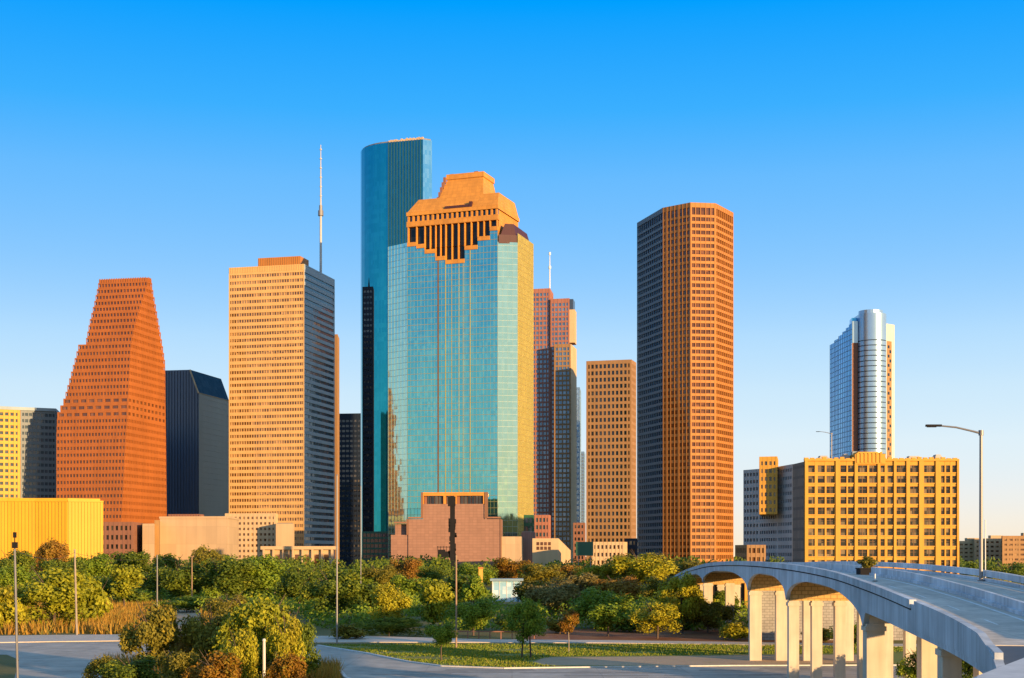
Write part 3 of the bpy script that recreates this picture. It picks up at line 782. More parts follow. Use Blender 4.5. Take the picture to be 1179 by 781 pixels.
mb.loft(rectS(L9 * .30, L9 * .82, 3.6, D9 - 6), zc + 7, rectS(L9 * .385, L9 * .78, 9, D9 - 10), zu - 3)
mb.prism(rectS(L9 * .375, L9 * .79, 8.4, D9 - 9.4), zu - 3, zu, 0, True, True)
mb.build('top_block', M['crown_granite'], t)
mb = MB()
for k in range(9):   # stair of dark slots down the left shoulder
    s = L9 * (.365 - .014 * k); zk = zu - 2 - k * 3.0
    mb.obox(C2, u9, s - 1.0, s + .5, 2.6 + .6 * (8 - k), 9, zk - 3.0, zk + .4)
mb.build('stepped_parapet', M['brown_stone'], t)
mb = MB(); mb.obox(C2, u9, L9 * .42, L9 * .70, -.25, 2, zc + 2.5, zc + 3.9); mb.obox(C2, u9, L9 * .69, L9 * .72, -.4, 4, zc + .5, zc + 5.5); mb.build('vent_slot', M['maroon_granite'], t)
mb = MB()
for a, b, h in ((.39, .43, 1.2), (.66, .70, 1.5), (.5, .52, .8)): mb.obox(C2, u9, L9 * a, L9 * b, 12, 15, zu, zu + h)
mb.build('roof_plant', M['brown_stone'], t)
zm = Z(279, C4[1])
q = [go(C3, u9, .6), go(C4, (-u9[0], -u9[1]), .4), go(C5, (-u9[0], -u9[1]), .6), go(C5, (-u9[0], -u9[1]), 12)]
mb = MB(); mb.prism(q, zm - 1, zm + 4); mb.loft(inset_poly(q, .8), zm + 4, inset_poly(q, 2.6), zm + 11); mb.build('shoulder_roof', M['maroon_granite'], t)
mb = MB(); mb.face([(*c_, 192.5) for c_ in inset_poly(p9, .3)]); mb.build('roof', M['roof'], t)
# grey-green block peeping out behind the crown
p = rect(540, 557, 558, 1000, 10, 10)
t = T('plant_tower', 'grey-green rooftop of a tower just peeping out behind the orange crown', p)
office(t, p, 0, Z(203, 1000), 40, M['grey_panel'], M['g_slate'], .3, .8, .3, 4, .6, .1, 1, top=6)
# pink granite stepped base in front of it
gb_ = 4; Yp = 785; B0 = to((X(485, Yp), Yp), 270 + gb_, 449.6)
ub = dirv(90 + gb_)
def pb(px): 
    d = ub; return ray(B0, d, px)
t = thing('stepped_granite_hall', 'pink granite stepped hall with gridded joints in front of the glass tower', 'building', (B0[0] + 30, B0[1], 0))
def blk(a, b, y, d0, d1, nm, m, z0=0):
    mb = MB(); mb.obox(B0, ub, pb(a), pb(b), d0, d1, z0, Z(y, Yp)); return mb.build(nm, m, t)
blk(470, 575.5, 598, 0, 22, 'lower_wall', M['pink_granite'])
blk(450, 469.7, 616, .6, 20, 'side_wall', M['pink_granite']); blk(454, 469.9, 603.5, 3, 18, 'side_wall', M['pink_granite'], 20)
blk(576, 599.5, 618, .8, 20, 'side_wall', M['beige_panel'])
z5 = Z(567, Yp); z6 = Z(571, Yp); z7 = Z(580.5, Yp); z8 = Z(597.7, Yp)
mb = MB(); mb.obox(B0, ub, pb(487), pb(557), .5, 20, z8 - .2, z7); mb.build('upper_wall', M['pink_granite'], t)
mb = MB(); mb.obox(B0, ub, pb(485), pb(559), .1, 21, z6, z5)
for a in (485, 510.5, 523, 556.2): mb.obox(B0, ub, pb(a), pb(a + 2.6), .12, 6, z7 + .004, z6 - .004)
mb.build('cornice', M['crown_granite'], t)
for a in (492, 496.3, 500.6, 504.9, 514.5, 519, 530, 534.3, 538.6, 542.9, 547.2, 551.3):
    mb = MB(); mb.obox(B0, ub, pb(a), pb(a + 3.3), 1.6, 1.9, z7, z6); mb.build('window', M['g_dark'], t)
mb = MB(); mb.obox(B0, ub, pb(488), pb(556), 2.0, 19, z7, z6); mb.build('recess_wall', M['brown_stone'], t)
for a, b, y0_, y1_ in ((484.6, 487, 567, 597), (558.2, 561.5, 567, 597), (468, 470.4, 598, 616), (575.6, 577.4, 598, 640)):
    mb = MB(); mb.obox(B0, ub, pb(a), pb(b), -.25, 2, Z(y1_, Yp) if y1_ < 640 else 0, Z(y0_, Yp)); mb.build('edge_trim', stone('trim_brown', (.20, .10, .06), .8, .2, .1), t)
for a, b, y in ((470, 485, 597), (561, 576, 597), (454, 469, 602.6)):
    mb = MB(); mb.obox(B0, ub, pb(a), pb(b), -.3, 3, Z(y + 1.3, Yp) + .6, Z(y - .4, Yp) + .6); mb.build('coping', stone('coping_brown', (.26, .13, .08), .8, .2, .1), t)
# dark steel pylon
Yq = 600; xq = X(521, Yq); t = thing('steel_pylon', 'dark steel pylon with machinery in front of the pink granite hall', 'pylon', (xq, Yq, 0))
mb = MB(); mb.box(xq - 1.0, xq + 1.0, Yq - 1, Yq + 1, 0, Z(575, Yq)); mb.build('shaft', M['dark_metal'], t)
mb = MB(); mb.box(xq - 1.9, xq + 1.2, Yq - 1.3, Yq + 1.3, Z(583, Yq), Z(572, Yq)); mb.build('head', M['dark_metal'], t)
random.seed(5)
for k in range(26):
    mb = MB(); z_ = random.uniform(Z(650, Yq), Z(600, Yq)); s_ = random.choice((-1, 1)); a = random.uniform(.2, .8)
    x_ = xq + s_ * 1.0; mb.box(min(x_, x_ + s_ * a), max(x_, x_ + s_ * a), Yq - .9, Yq + .3, z_, z_ + random.uniform(.6, 2)); mb.build('bracket', M['dark_metal'], t)

mb = MB(); xa = X(504, Yq); mb.box(xa, xq - 1.02, Yq - .9, Yq + .9, Z(642, Yq), Z(635, Yq)); mb.box(xa, xa + 1.2, Yq - .9, Yq + .9, Z(655, Yq), Z(642, Yq))
mb.box(X(507, Yq), X(510, Yq), Yq - .9, Yq + .9, 0, Z(655, Yq) + .2)
mb.box(xa + .2, xa + 3.2, Yq - .7, Yq + .7, Z(635, Yq) + .002, Z(633, Yq))
mb.build('side_arm', M['dark_metal'], t)
mb = MB()
for k in range(6): mb.tube([(X(504 + k * 3.4, Yq), Yq, Z(635, Yq)), (X(504 + k * 3.4, Yq), Yq, Z(629, Yq))], .12, 5)
mb.tube([(X(503, Yq), Yq, Z(630, Yq)), (X(522, Yq), Yq, Z(630, Yq))], .12, 5)
mb.build('railing', M['dark_metal'], t)

# ---- rust red twin tower behind
Yt = 1200
p = rect(604, 633.3, 637, Yt, GA, 26)
t = T('rust_tower', 'rust red gridded tower with a white mast just right of the glass tower', p)
office(t, p, 0, Z(332, Yt), 58, M['rust_stone'], M['g_bluegrey'], .20, .82, .4, 3.2, .8, .1, 1.4, top=3)
p2 = rect(633.8, 655.5, 659, Yt - 6, GA, 24); 
t2 = T('rust_shoulder_tower', 'rust red slab with a cut-off dark corner and a pale right side', p2)
office(t2, p2, 0, Z(343.5, Yt - 6), 55, M['rust_stone'], M['g_bluegrey'], .20, .82, .4, 3.2, .8, .1, 1.2, top=3)
q = rect(638, 657, 663.5, Yt - 16, GA, 30)
t3 = T('tan_annex_tower', 'tan tower with a pale blank right side, standing in front of the rust red slab', q)
office(t3, q, 0, Z(396, Yt - 16), 46, M['tan_stone'], M['g_bluegrey'], .18, .82, .4, 3.2, .7, .1, 1.2, top=2, edges=[0])
o, uu, l = edge(q, 1); mb = MB(); mb.obox(o, uu, .05, l - .05, -.3, .02, .1, Z(396, Yt - 16) - .2); mb.build('blank_side_wall', M['cream_stone'], t3)
o, uu, l = edge(p2, 1); mb = MB(); mb.obox(o, uu, .05, l * .6, -4.5, -.02, Z(396, Yt) + .1, Z(358, Yt)); mb.build('blank_side_wall', M['cream_stone'], t2)
mb = MB(); mb.obox(o, uu, .05, l * .6, -3.2, -.02, Z(358, Yt), Z(346, Yt)); mb.build('dark_corner', M['navy_panel'], t2)
xm = X(633, Yt + 6); t = thing('white_mast', 'thin white mast on the roof of the rust red tower', 'antenna', (xm, Yt + 6, Z(333, Yt)))
mb = MB(); mb.tube([(xm, Yt + 6, Z(333, Yt)), (xm, Yt + 6, Z(306, Yt)), (xm, Yt + 6, Z(290, Yt))], [.5, .4, .2], 8); mb.build('mast', M['white_metal'], t)
mb = MB(); mb.tube([(xm, Yt + 6, Z(308, Yt)), (xm, Yt + 6, Z(305, Yt))], [1.1, 1.1], 8); mb.tube([(xm, Yt + 6, Z(292, Yt)), (xm, Yt + 6, Z(289, Yt))], [.9, .9], 8); mb.build('ring_set', M['white_metal'], t)
for px0, px1, y, Y_, lab in ((655, 667.5, 446, 1340, 'pale blue glass tower in the gap left of the tan grid tower'), (664, 672.5, 520, 1420, 'low pale glass block in the gap, lower than the blue glass one')):
    p = rect(px0, px1, px1 + 1.5, Y_, GA, 30); t = T('glass_office', lab, p)
    office(t, p, 0, Z(y, Y_), 34, M['silver_metal'], M['g_pale'], .2, .85, .25, 2.6, .3, .06, .6, top=1.5)
# ---- tan grid tower
p = rect(675, 727, 732.6, 1150, GA + 2)
t = T('tan_grid_tower', 'tan tower with a regular grid of deep square windows left of the brown octagonal tower', p)
office(t, p, 0, Z(414, 1150), 31, M['tan_stone'], M['g_dark'], .20, .80, .9, 4, 1.15, .02, 1.5, top=2.0, bays=[11, 8, 11, 8])
# ---- octagonal brown tower
Y0 = 950
A1 = (X(795, Y0), Y0); A0 = to(A1, 270 + 41, 763); Am = to(A0, 270 + 73, 733.5)
A2 = to(A1, 82, 824); A3 = to(A2, 31, 844.3)
A4 = go(A3, (-.35, .94), 20); A5 = go(Am, (.25, .97), 22)
p = [Am, A0, A1, A2, A3, A4, ((A4[0] + A5[0]) / 2 , max(A4[1], A5[1]) + 6), A5]
t = T('octagonal_tower', 'tall brown many-sided tower with horizontal window bands', p)
zt = Z(234, Y0 + 2)
def oct_(): pass
nfl = 54; ins = .55; inn = inset_poly(p, ins); dp = inset_poly(p, ins + .06); fh = (zt - 9) / nfl
wb, dk = MB(), MB()
for k in range(nfl + 1):
    a, b = k * fh + fh * .26, k * fh + fh * .86
    last = k == nfl
    if last: a, b = k * fh + 1.0, zt - 3.2
    for (z0_, z1_) in ((k * fh, a), (b, (k + 1) * fh if not last else zt)):
        for i in range(8):
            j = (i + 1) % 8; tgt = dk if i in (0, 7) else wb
            tgt.face([(*p[i], z0_), (*p[j], z0_), (*p[j], z1_), (*p[i], z1_)])
            tgt.face([(*p[i], z1_), (*p[j], z1_), (*dp[j], z1_), (*dp[i], z1_)])
            tgt.face([(*dp[i], z0_), (*dp[j], z0_), (*p[j], z0_), (*p[i], z0_)])
    gb = MB()
    for i in range(8):
        j = (i + 1) % 8
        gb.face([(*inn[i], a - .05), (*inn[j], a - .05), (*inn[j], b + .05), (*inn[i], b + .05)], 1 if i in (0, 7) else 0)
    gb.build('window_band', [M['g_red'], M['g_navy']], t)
for i in (1, 2, 3, 4, 5, 6):
    o, uu, l = edge(p, i); nb = max(2, round(l / 3.4))
    for k in range(nb + 1):
        c = l * k / nb; hw = .2 if k not in (0, nb) else .9
        if i == 1 and k % 3 == 1: hw = .6
        wb.obox(o, uu, max(.02, c - hw), min(l - .02, c + hw), -.15, .5, .05, zt - .1)
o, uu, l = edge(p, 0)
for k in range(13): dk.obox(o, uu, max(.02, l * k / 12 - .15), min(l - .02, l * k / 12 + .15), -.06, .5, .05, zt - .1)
wb.build('wall', M['orange_granite'], t); dk.build('shaded_wall', stone('shade_navy_spandrel', (.12, .13, .15), .5, .15, .05), t)  # shade of the left faces put into navy wall and panes
mb = MB(); mb.face([(*q, zt - .5) for q in dp]); mb.build('roof', M['roof'], t)
# ---- low things in the middle distance
p = rect(612, 632.5, 634, 900, 8, 14); t = T('brick_grid_block', 'small orange-red block with a grid of windows at the foot of the rust red tower', p)
office(t, p, 0, Z(593, 900), 8, M['rust_stone'], M['g_slate'], .25, .8, .4, 2.4, .8, .1, 1, top=1)
p = rect(599.8, 613.5, 615, 840, 8, 10); t = T('green_panel_block', 'small green panelled block under the gold side of the glass tower', p)
office(t, p, 0, Z(593, 840), 7, M['green_panel'], M['g_navy'], .2, .8, .2, 2.4, .5, .06, .6, top=.6)
p = rect(600, 615.5, 616.5, 800, 8, 10); t = T('grey_service_block', 'grey-brown blank service block right of the pink granite hall', p)
mb = MB(); mb.prism(p, 0, Z(613, 800)); mb.build('wall', stone('mauve_panel', (.22, .15, .14), .8, .2, .1, joint=(1.2, 30, .15), jc=.7), t)
mb = MB(); mb.prism(inset_poly(p, .5), Z(613, 800) - .01, Z(613, 800) + .6); mb.build('roof', M['roof'], t)
Yl = 700; p = rect(613, 643, 657, Yl, 10)
t = T('gabled_orange_building', 'low orange building with a sloping right end and dark windows behind the trees', p)
mb = MB(); zt = Z(620, Yl); zt2 = Z(634, p[2][1])
mb.face([(*p[0], 0), (*p[1], 0), (*p[1], zt), (*p[0], zt)]); mb.face([(*p[1], 0), (*p[2], 0), (*p[2], zt2), (*p[1], zt)])
mb.face([(*p[2], 0), (*p[3], 0), (*p[3], zt2), (*p[2], zt2)]); mb.face([(*p[3], 0), (*p[0], 0), (*p[0], zt), (*p[3], zt2)])
mb.face([(*p[0], zt), (*p[1], zt), (*p[2], zt2), (*p[3], zt2)]); mb.build('wall', M['cream_stone'], t)
o, uu, l = edge(p, 0)
for k in range(4):
    for r_ in range(2):
        mb = MB(); mb.obox(o, uu, 2.0 + k * 1.9, 3.4 + k * 1.9, -.05, .05, zt - 5.6 + r_ * 2.2, zt - 4 + r_ * 2.2); mb.build('window', M['g_red'], t)
p = rect(682, 719, 722, 660, 8, 16); t = T('low_arcade_building', 'low pale orange building with two rows of windows in front of the tan grid tower', p)
office(t, p, 0, Z(624, 660), 5, M['cream_stone'], M['g_warm'], .3, .8, .5, 1.9, .8, .1, .9, top=.8)
p = rect(719, 733, 734, 760, 8, 12); t = T('dark_link_block', 'small dark link block between the orange building and the octagonal tower', p)
office(t, p, 0, Z(620, 760), 5, M['black_panel'], M['g_warm'], .3, .8, .3, 2.2, .7, .1, .8, top=.6)
p = rect(660, 673, 674, 980, 8, 12); t = T('brown_corner_block', 'small brown block with dark windows beside the foot of the tan grid tower', p)
office(t, p, 0, Z(602, 980), 8, M['brown_stone'], M['g_dark'], .3, .8, .3, 2.6, .9, .1, .9, top=.8)
Ys = 560; t = thing('road_sign', 'dark green blank road sign panel on two posts behind the trees', 'sign', (X(673, Ys), Ys, 0))
mb = MB(); mb.box(X(663, Ys), X(683, Ys), Ys - .1, Ys + .1, Z(640, Ys), Z(624, Ys)); mb.build('panel', M['green_panel'], t)
for px in (666, 680):
    mb = MB(); mb.tube([(X(px, Ys), Ys + .25, 0), (X(px, Ys), Ys + .25, Z(625, Ys))], .14, 6); mb.build('post', M['grey_metal'], t)
# ---- right: blue tower with cylinder
Yc = 1050
P0 = (X(955.6, 1105), 1105); P1 = (X(981, Yc), Yc); P2 = (X(988, Yc - 1), Yc - 1)
R1 = (X(1020, Yc + 2), Yc + 2); R2 = to(R1, 50, 1030)
pb_ = [P0, P1, go(P2, (0, 1), 1), R1, R2, go(R2, (-.2, 1), 60), go(P0, (.3, 1), 10)]
t = T('cylinder_tower', 'blue and silver glass tower with a rounded bay rising behind the yellow hotel', pb_)
zt = Z(370, Yc)
o, uu, l = edge(pb_, 0)
nbow = (-(P1[1] - P0[1]), P1[0] - P0[0]); lb_ = math.hypot(*nbow)
bow = [(P0[0] + (P1[0] - P0[0]) * k / 6 + nbow[0] / lb_ * -3.0 * math.sin(math.pi * k / 6) * -1 * 0 + 0, P0[1] + (P1[1] - P0[1]) * k / 6 - 6.0 * math.sin(math.pi * k / 6)) for k in range(7)]
for k in range(6): curtain(t, [bow[k], bow[k + 1], (bow[k + 1][0] + 5, bow[k + 1][1] + 5)], 0, 0, zt - (6 - k) * 1.55, M['g_azure'], M['mull_azure'], 3.7, 4.0, .5, .08, 'blue_glass_wall')
mb = MB(); mb.face([(*pb_[1], 0), (*pb_[2], 0), (*pb_[2], zt), (*pb_[1], zt)])
mb.build('brown_strip', M['brown_stone'], t)
o2, u2, l2 = edge(pb_, 1); mb = MB(); mb.obox(o2, u2, .1, l2 - .1, -.5, .02, Z(395, Yc), zt); mb.build('pale_strip', M['silver_metal'], t)
cx_, cr_ = X(1004, Yc), X(1020, Yc) - X(1004, Yc)
cyl = [(cx_ + cr_ * math.cos(R(a)), Yc + cr_ * math.sin(R(a))) for a in range(180, 361, 6)]
cyl += [(cx_ + cr_, Yc + 14), (cx_ - cr_, Yc + 14)]
zc_ = Z(360, Yc - cr_); inn = inset_poly(cyl, .35); wbm = MB(); fh = 3.75; nf = int((zc_ - 16) / fh); prev = 0
for k in range(nf):
    a, b = k * fh + 1.0 + 1.9, k * fh + 1.0 + 2.6
    ringwall(wbm, cyl, inn, prev, a); prev = b
    gb = MB()
    for i in range(len(cyl)):
        j = (i + 1) % len(cyl); gb.face([(*inn[i], a - .05), (*inn[j], a - .05), (*inn[j], b + .05), (*inn[i], b + .05)])
    gb.build('window_band', M['g_navy'], t, smooth=False)
ringwall(wbm, cyl, inn, prev, zc_)
wbm.build('rounded_bay', M['silver_metal'], t)
cap = [(cx_ + cr_ * .86 * math.cos(R(a)), Yc + 4 + cr_ * .86 * math.sin(R(a))) for a in range(0, 360, 15)]
mb = MB(); mb.prism(inset_poly(cyl, .2), zc_ - .3, zc_ - .1); mb.prism(cap, zc_ - .1, Z(357.5, Yc)); mb.build('roof_drum', M['silver_metal'], t)
mb = MB(); mb.prism([go(P1, (0, 1), .5), go(P2, (0, 1), 2), (P2[0], P2[1] + 12), (P1[0] + 1, P1[1] + 12)], 0, Z(366, Yc)); mb.build('roof_step', M['g_azure'], t)
o3, u3, l3 = edge(pb_, 3); mb = MB(); mb.obox(o3, u3, 0, l3, -.02, 20, 0, Z(372, Yc)); mb.build('side_wall', stone('white_panel', (.50, .50, .48), .5, .1, .1), t)
mb = MB(); mb.obox(o3, u3, l3 * .12, l3 * .62, -.3, -.02, 0, Z(392, Yc)); mb.build('gold_strip', M['tan_stone'], t)
for k in range(36):
    zz = 45 + k * 3.4
    if zz < Z(396, Yc):
        mb = MB(); a = l3 * (.17 if k % 2 else .37); mb.obox(o3, u3, a, a + l3 * .2, -.36, -.3, zz, zz + 2.2); mb.build('side_window', M['g_dark'], t)
mb = MB(); mb.prism(inset_poly(pb_, .3), zt - 12, zt - 11.6); mb.build('roof', M['roof'], t)
mb = MB(); mb.prism([go(q, (0, -1), 1.5) for q in (P0, P1, P2)] + [(P2[0], P2[1] + 3), (P0[0] + 4, P0[1] + 3)], Z(532, Yc), Z(520, Yc)); mb.build('podium_rim', M['grey_panel'], t)
for i in (4, 5, 6):
    a, b = pb_[i], pb_[(i + 1) % 7]; mb = MB(); mb.face([(*a, 0), (*b, 0), (*b, zt - 12), (*a, zt - 12)]); mb.build('rear_wall', M['g_sky'], t)
# ---- hotel
Yh = 480; O = (X(926, Yh), Yh); uh = (1, 0)
hx = lambda zx: X(zx / 3.478 + 840, Yh) - O[0]       # column in the enlarged view -> metres along the facade
hL, hR = 0, X(1104, Yh) - O[0]
t = thing('yellow_hotel', 'broad yellow hotel with rows of paired dark windows behind the bridge', 'building', (O[0] + 25, Yh, 0))
zt = Z(531, Yh)
wc = [(315, 341), (353, 381), (388, 419), (444, 468), (474, 500), (514, 551), (559, 591), (604, 621), (632, 656), (668, 706), (722, 756), (779, 821), (847, 861), (867, 883), (892, 909)]
wc = [(hx(a), hx(b)) for a, b in wc]
rowh = 12.1 / F * Yh; nrow = 12; z_first = Z(536, Yh)
wb = MB(); prev = zt - .02
rows = []
for r_ in range(nrow):
    b = z_first - r_ * rowh; a = b - rowh * .66
    rows.append((a, b)); wb.obox(O, uh, 0, hR, 0, .6, b, prev); prev = a
wb.obox(O, uh, 0, hR, 0, .6, 0, prev)
xs = [0] + [q for c_ in wc for q in c_] + [hR]
for k in range(0, len(xs), 2): wb.obox(O, uh, xs[k] + .02, xs[k + 1] - .02, -.06, .55, .05, zt - .1)
for za, zb_ in ((424, 441), (500, 512), (592, 603), (657, 667), (707, 721), (758, 777), (824, 838), (910, 921), (301, 311)):
    wb.obox(O, uh, max(hx(za), .01), min(hx(zb_), hR - .01), -.5, .5, .05, zt + (.4 if za != 301 else .1))
for z_ in rows: wb.obox(O, uh, .05, hR - .05, -.18, .3, z_[0] - .35, z_[0])
wb.build('wall', M['hotel_stucco'], t)
cnt = 0; rest = MB()
for a, b in rows:
    for s0, s1 in wc:
        mb = MB() if cnt < 100 else rest
        mb.obox(O, uh, s0 - .03, s1 + .03, .45, .5, a - .03, b + .03, 0)
        n = max(1, round((s1 - s0) / 1.6))
        for k in range(n + 1):
            c = s0 + (s1 - s0) * k / n; mb.obox(O, uh, max(s0, c - .11), min(s1, c + .11), .36, .46, a, b, 1)
        mb.obox(O, uh, s0, s1, .38, .455, a + (b - a) * .62 - .06, a + (b - a) * .62 + .06, 1)
        if cnt < 100: mb.build('window', [M['g_olive'], M['mull_brown']], t)
        cnt += 1
o_ = rest.build('lower_windows', [M['g_olive'], M['mull_brown']], t); o_['kind'] = 'stuff'
mb = MB(); mb.obox(O, uh, 0.02, hR - .02, .62, 15, 0, zt - .3); mb.build('rear_wall', M['hotel_stucco'], t)
mb = MB(); mb.obox(O, uh, 0, hR, -.6, .9, zt, zt + .7)
random.seed(9)
for k in range(26): 
    a = hR * k / 26; mb.obox(O, uh, a, a + hR / 26 * .7, -.4, .6, zt + .7, zt + .9 + .5 * random.random())
mb.build('cornice', M['hotel_stucco'], t)
for k, (a, w_2, h_2) in enumerate(((6, 3, 1.6), (14, 2, 2.2), (36, 4, 1.5), (45, 2.2, 2.0))):
    mb = MB(); mb.obox(O, uh, a, a + w_2, 4, 8, zt - .31, zt + h_2); mb.obox(O, uh, a + .3, a + w_2 - .3, 4.4, 7.6, zt + h_2, zt + h_2 + .5); mb.build('roof_unit', M['hotel_grey'], t)
mb = MB(); a, b = hx(500), hx(622); mb.obox(O, uh, a, b, -.7, 7, zt - 1.0, Z(523, Yh)); mb.obox(O, uh, a + 1, b - 1, -.5, 6, Z(523, Yh), Z(520.5, Yh))
for k in range(7): mb.obox(O, uh, a + .5 + k * (b - a - 1) / 7, a + 1.2 + k * (b - a - 1) / 7, -.95, -.7, zt - .6, Z(522, Yh))
mb.build('roof_ornament', M['hotel_stucco'], t)
# return and curved left wing of the hotel, shade put into brown and grey walls
q = [(X(912.5, 494), 494), (O[0] - .05, Yh + .3), (O[0] - .05, 495), (X(912.5, 494) + 3, 499)]
mb = MB(); mb.prism(q, 0, zt - .2); mb.build('return_wall', stone('hotel_shade_brown', (.34, .23, .17), .8, .2, .2, joint=(1.6, 3.5, .5), jc=.5), t)
Yw = 500
w_pts = [(X(856, 702), 702), (X(874, 692), 692), (X(895, 676), 676), (X(912.7, 656), 656), (X(926, 669), 669), (X(905, 721), 721)]
t = T('hotel_wing', 'curved side wing in shade grey with a gold sunlit-patch block left of the yellow hotel', w_pts)
office(t, w_pts, 0, Z(540, 692), 15, M['hotel_grey'], M['g_navy'], .35, .8, .35, 2.2, .6, .08, .7, top=1.0)
q = [(X(874.3, 668), 668), (X(894.8, 666), 666), (X(896, 690), 690), (X(876, 694), 694)]
office(t, q, Z(593, 677), Z(527.5, 677), 7, M['hotel_stucco'], M['g_olive'], .3, .8, .3, 1.9, .9, .06, .8, top=1.5, part='sunlit_patch_wall', band='sunlit_patch_window_band', roof='sunlit_patch_roof')  # patch of sunlight on the wing, shaped and coloured as a gold block
p = rectL(846.5, 860, 881.5, 640, 2, 12); t = T('corner_store', 'small square building with a pale window grid right of the octagonal tower foot', p)
office(t, p, 0, Z(627.5, 640), 4, M['tan_stone'], M['g_warm'], .25, .8, .4, 2.0, .7, .1, .8, top=.6)
for a, b, y, Y_, lab in ((1098, 1127, 623, 1120, 'distant pink-grey block, lowest and leftmost at the right edge behind the lamp'), (1122, 1157, 620, 1100, 'distant pink-grey block just right of the street lamp pole'),
                         (1154, 1200, 617, 1060, 'distant orange block at the far right edge behind the trees')):
    p = rectL(a - 1, a, b, Y_, 0, 30); t = T('distant_block', lab, p, group='distant blocks at the right edge')
    office(t, p, 0, Z(y, Y_), 7, M['beige_panel'] if Y_ > 1080 else M['tan_stone'], M['g_warm'], .35, .75, .4, 4, 1.6, .05, 1.6, top=1.4)
    c = centre(p); mb = MB(); mb.box(c[0] - 2, c[0] + 7, c[1] - 10, c[1] - 4, Z(y, Y_) - .5, Z(y - 3.5, Y_)); mb.build('roof_hut', M['beige_panel'], t)

# ---- pavilion among the trees, service building, retaining wall
Yv = 375; x0, x1 = X(567, Yv), X(600, Yv); t = thing('glass_pavilion', 'small pale blue glass pavilion among the park trees', 'pavilion', ((x0 + x1) / 2, Yv, 0))
mb = MB(); mb.box(x0, x1, Yv, Yv + 6, 0, Z(669, Yv)); gl = mb.build('glass_wall', glass('pavilion_glass', (.30, .55, .72), (.75, .85, .92), (1.1, 1.0), .3, .25, .2, .05), t)
mb = MB()
for k in range(5): mb.box(x0 + (x1 - x0) * k / 4 - .08, x0 + (x1 - x0) * k / 4 + .08, Yv - .1, Yv + .05, 0, Z(669, Yv) - .02)
mb.build('post_set', M['white_metal'], gl)
mb = MB(); mb.box(x0 - .6, x1 + .6, Yv - .8, Yv + 6.6, Z(669, Yv), Z(666.5, Yv)); mb.build('roof', M['roof_blue'], t)
xg = X(553.5, 390); t = thing('ochre_pillar', 'short ochre pillar standing left of the glass pavilion', 'pillar', (xg, 390, 0))
mb = MB(); mb.box(xg - .55, xg + .55, 389.5, 390.5, 0, Z(655, 390)); mb.build('shaft', M['yellow_stone'], t)
mb = MB(); mb.box(xg - .7, xg + .7, 389.3, 390.7, Z(655, 390), Z(653, 390)); mb.build('cap', M['orange_granite'], t)
Yv = 330; x0, x1 = X(806, Yv), X(862, Yv); t = thing('arcade_shed', 'low gold arcade shed with dark openings beneath the far end of the bridge', 'building', ((x0 + x1) / 2, Yv, 0))
mb = MB(); z1 = Z(668, Yv); mb.box(x0, x1, Yv + .8, Yv + 8, 0, z1 - .02)
for k in range(6):
    a = x0 + (x1 - x0 - .9) * k / 5; mb.box(a, a + .9, Yv, Yv + .79, 0, z1 - .02)
mb.build('wall', M['hotel_stucco'], t)
mb = MB(); mb.box(x0 - .5, x1 + .5, Yv - .4, Yv + 8.4, z1, Z(664, Yv)); mb.build('roof', M['roof_blue'], t)
for k in range(5):
    a = x0 + (x1 - x0 - .9) * k / 5; mb = MB(); mb.box(a + 1.0, a + (x1 - x0) / 5 - .25, Yv + .6, Yv + .78, 0, z1 - .9); mb.build('opening', M['g_dark'], t)
t = thing('retaining_wall', 'grey block retaining wall below the bridge behind the columns', 'wall', (45, 205, 0))
mb = MB(); mb.box(34.0, 75, 204, 206, 0, 7.4); mb.build('block_face', M['block_wall'], t)
mb = MB(); mb.box(33.8, 75.2, 203.8, 206.2, 7.4, 7.8); mb.build('coping', M['concrete_warm'], t)

# ================================================================== BRIDGE
def lerp(tab, y):
    if y <= tab[0][0]: return tab[0][1] + (tab[1][1] - tab[0][1]) / (tab[1][0] - tab[0][0]) * (y - tab[0][0])
    for i in range(len(tab) - 1):
        (a, fa), (b, fb) = tab[i], tab[i + 1]
        if a <= y <= b:
            # smooth (catmull-rom)
            pa = tab[i - 1] if i else (2 * a - b, 2 * fa - fb); pc = tab[i + 2] if i + 2 < len(tab) else (2 * b - a, 2 * fb - fa)
            m0 = (fb - pa[1]) / (b - pa[0]); m1 = (pc[1] - fa) / (pc[0] - a); h = b - a; s = (y - a) / h
            return (2 * s ** 3 - 3 * s * s + 1) * fa + (s ** 3 - 2 * s * s + s) * h * m0 + (-2 * s ** 3 + 3 * s * s) * fb + (s ** 3 - s * s) * h * m1
    (a, fa), (b, fb) = tab[-2], tab[-1]
    return fb + (fb - fa) / (b - a) * (y - b)
XL = [(40, 15.2), (52, 17.9), (60, 19.9), (75, 22.1), (98, 23.9), (135, 25.7), (165, 27.0), (230, 30.6), (300, 35.5), (380, 42)]
ZT = [(40, -4.6), (52, -4.0), (60, -3.55), (70, -3.05), (81, -2.55), (96, -1.8), (112, -1.15), (135, -.75), (165, -.62), (200, -.85), (230, -1.35), (300, -3.3), (380, -6)]
SOF = [(40, 2.0), (52, 1.5), (62, 1.6), (75, 1.85), (97.9, 2.1)]
W = 12.5
xl = lambda y: lerp(XL, y)
zp = lambda y: H + lerp(ZT, y)          # parapet top
zd = lambda y: zp(y) - .85              # road surface
def bp(y, off):
    e = 1.0; dx = (xl(y + e) - xl(y - e)) / (2 * e); l = math.hypot(dx, 1)
    return (xl(y) + off / l, y - off * dx / l)
piers = [75, 98, 135, 165, 232, 300]
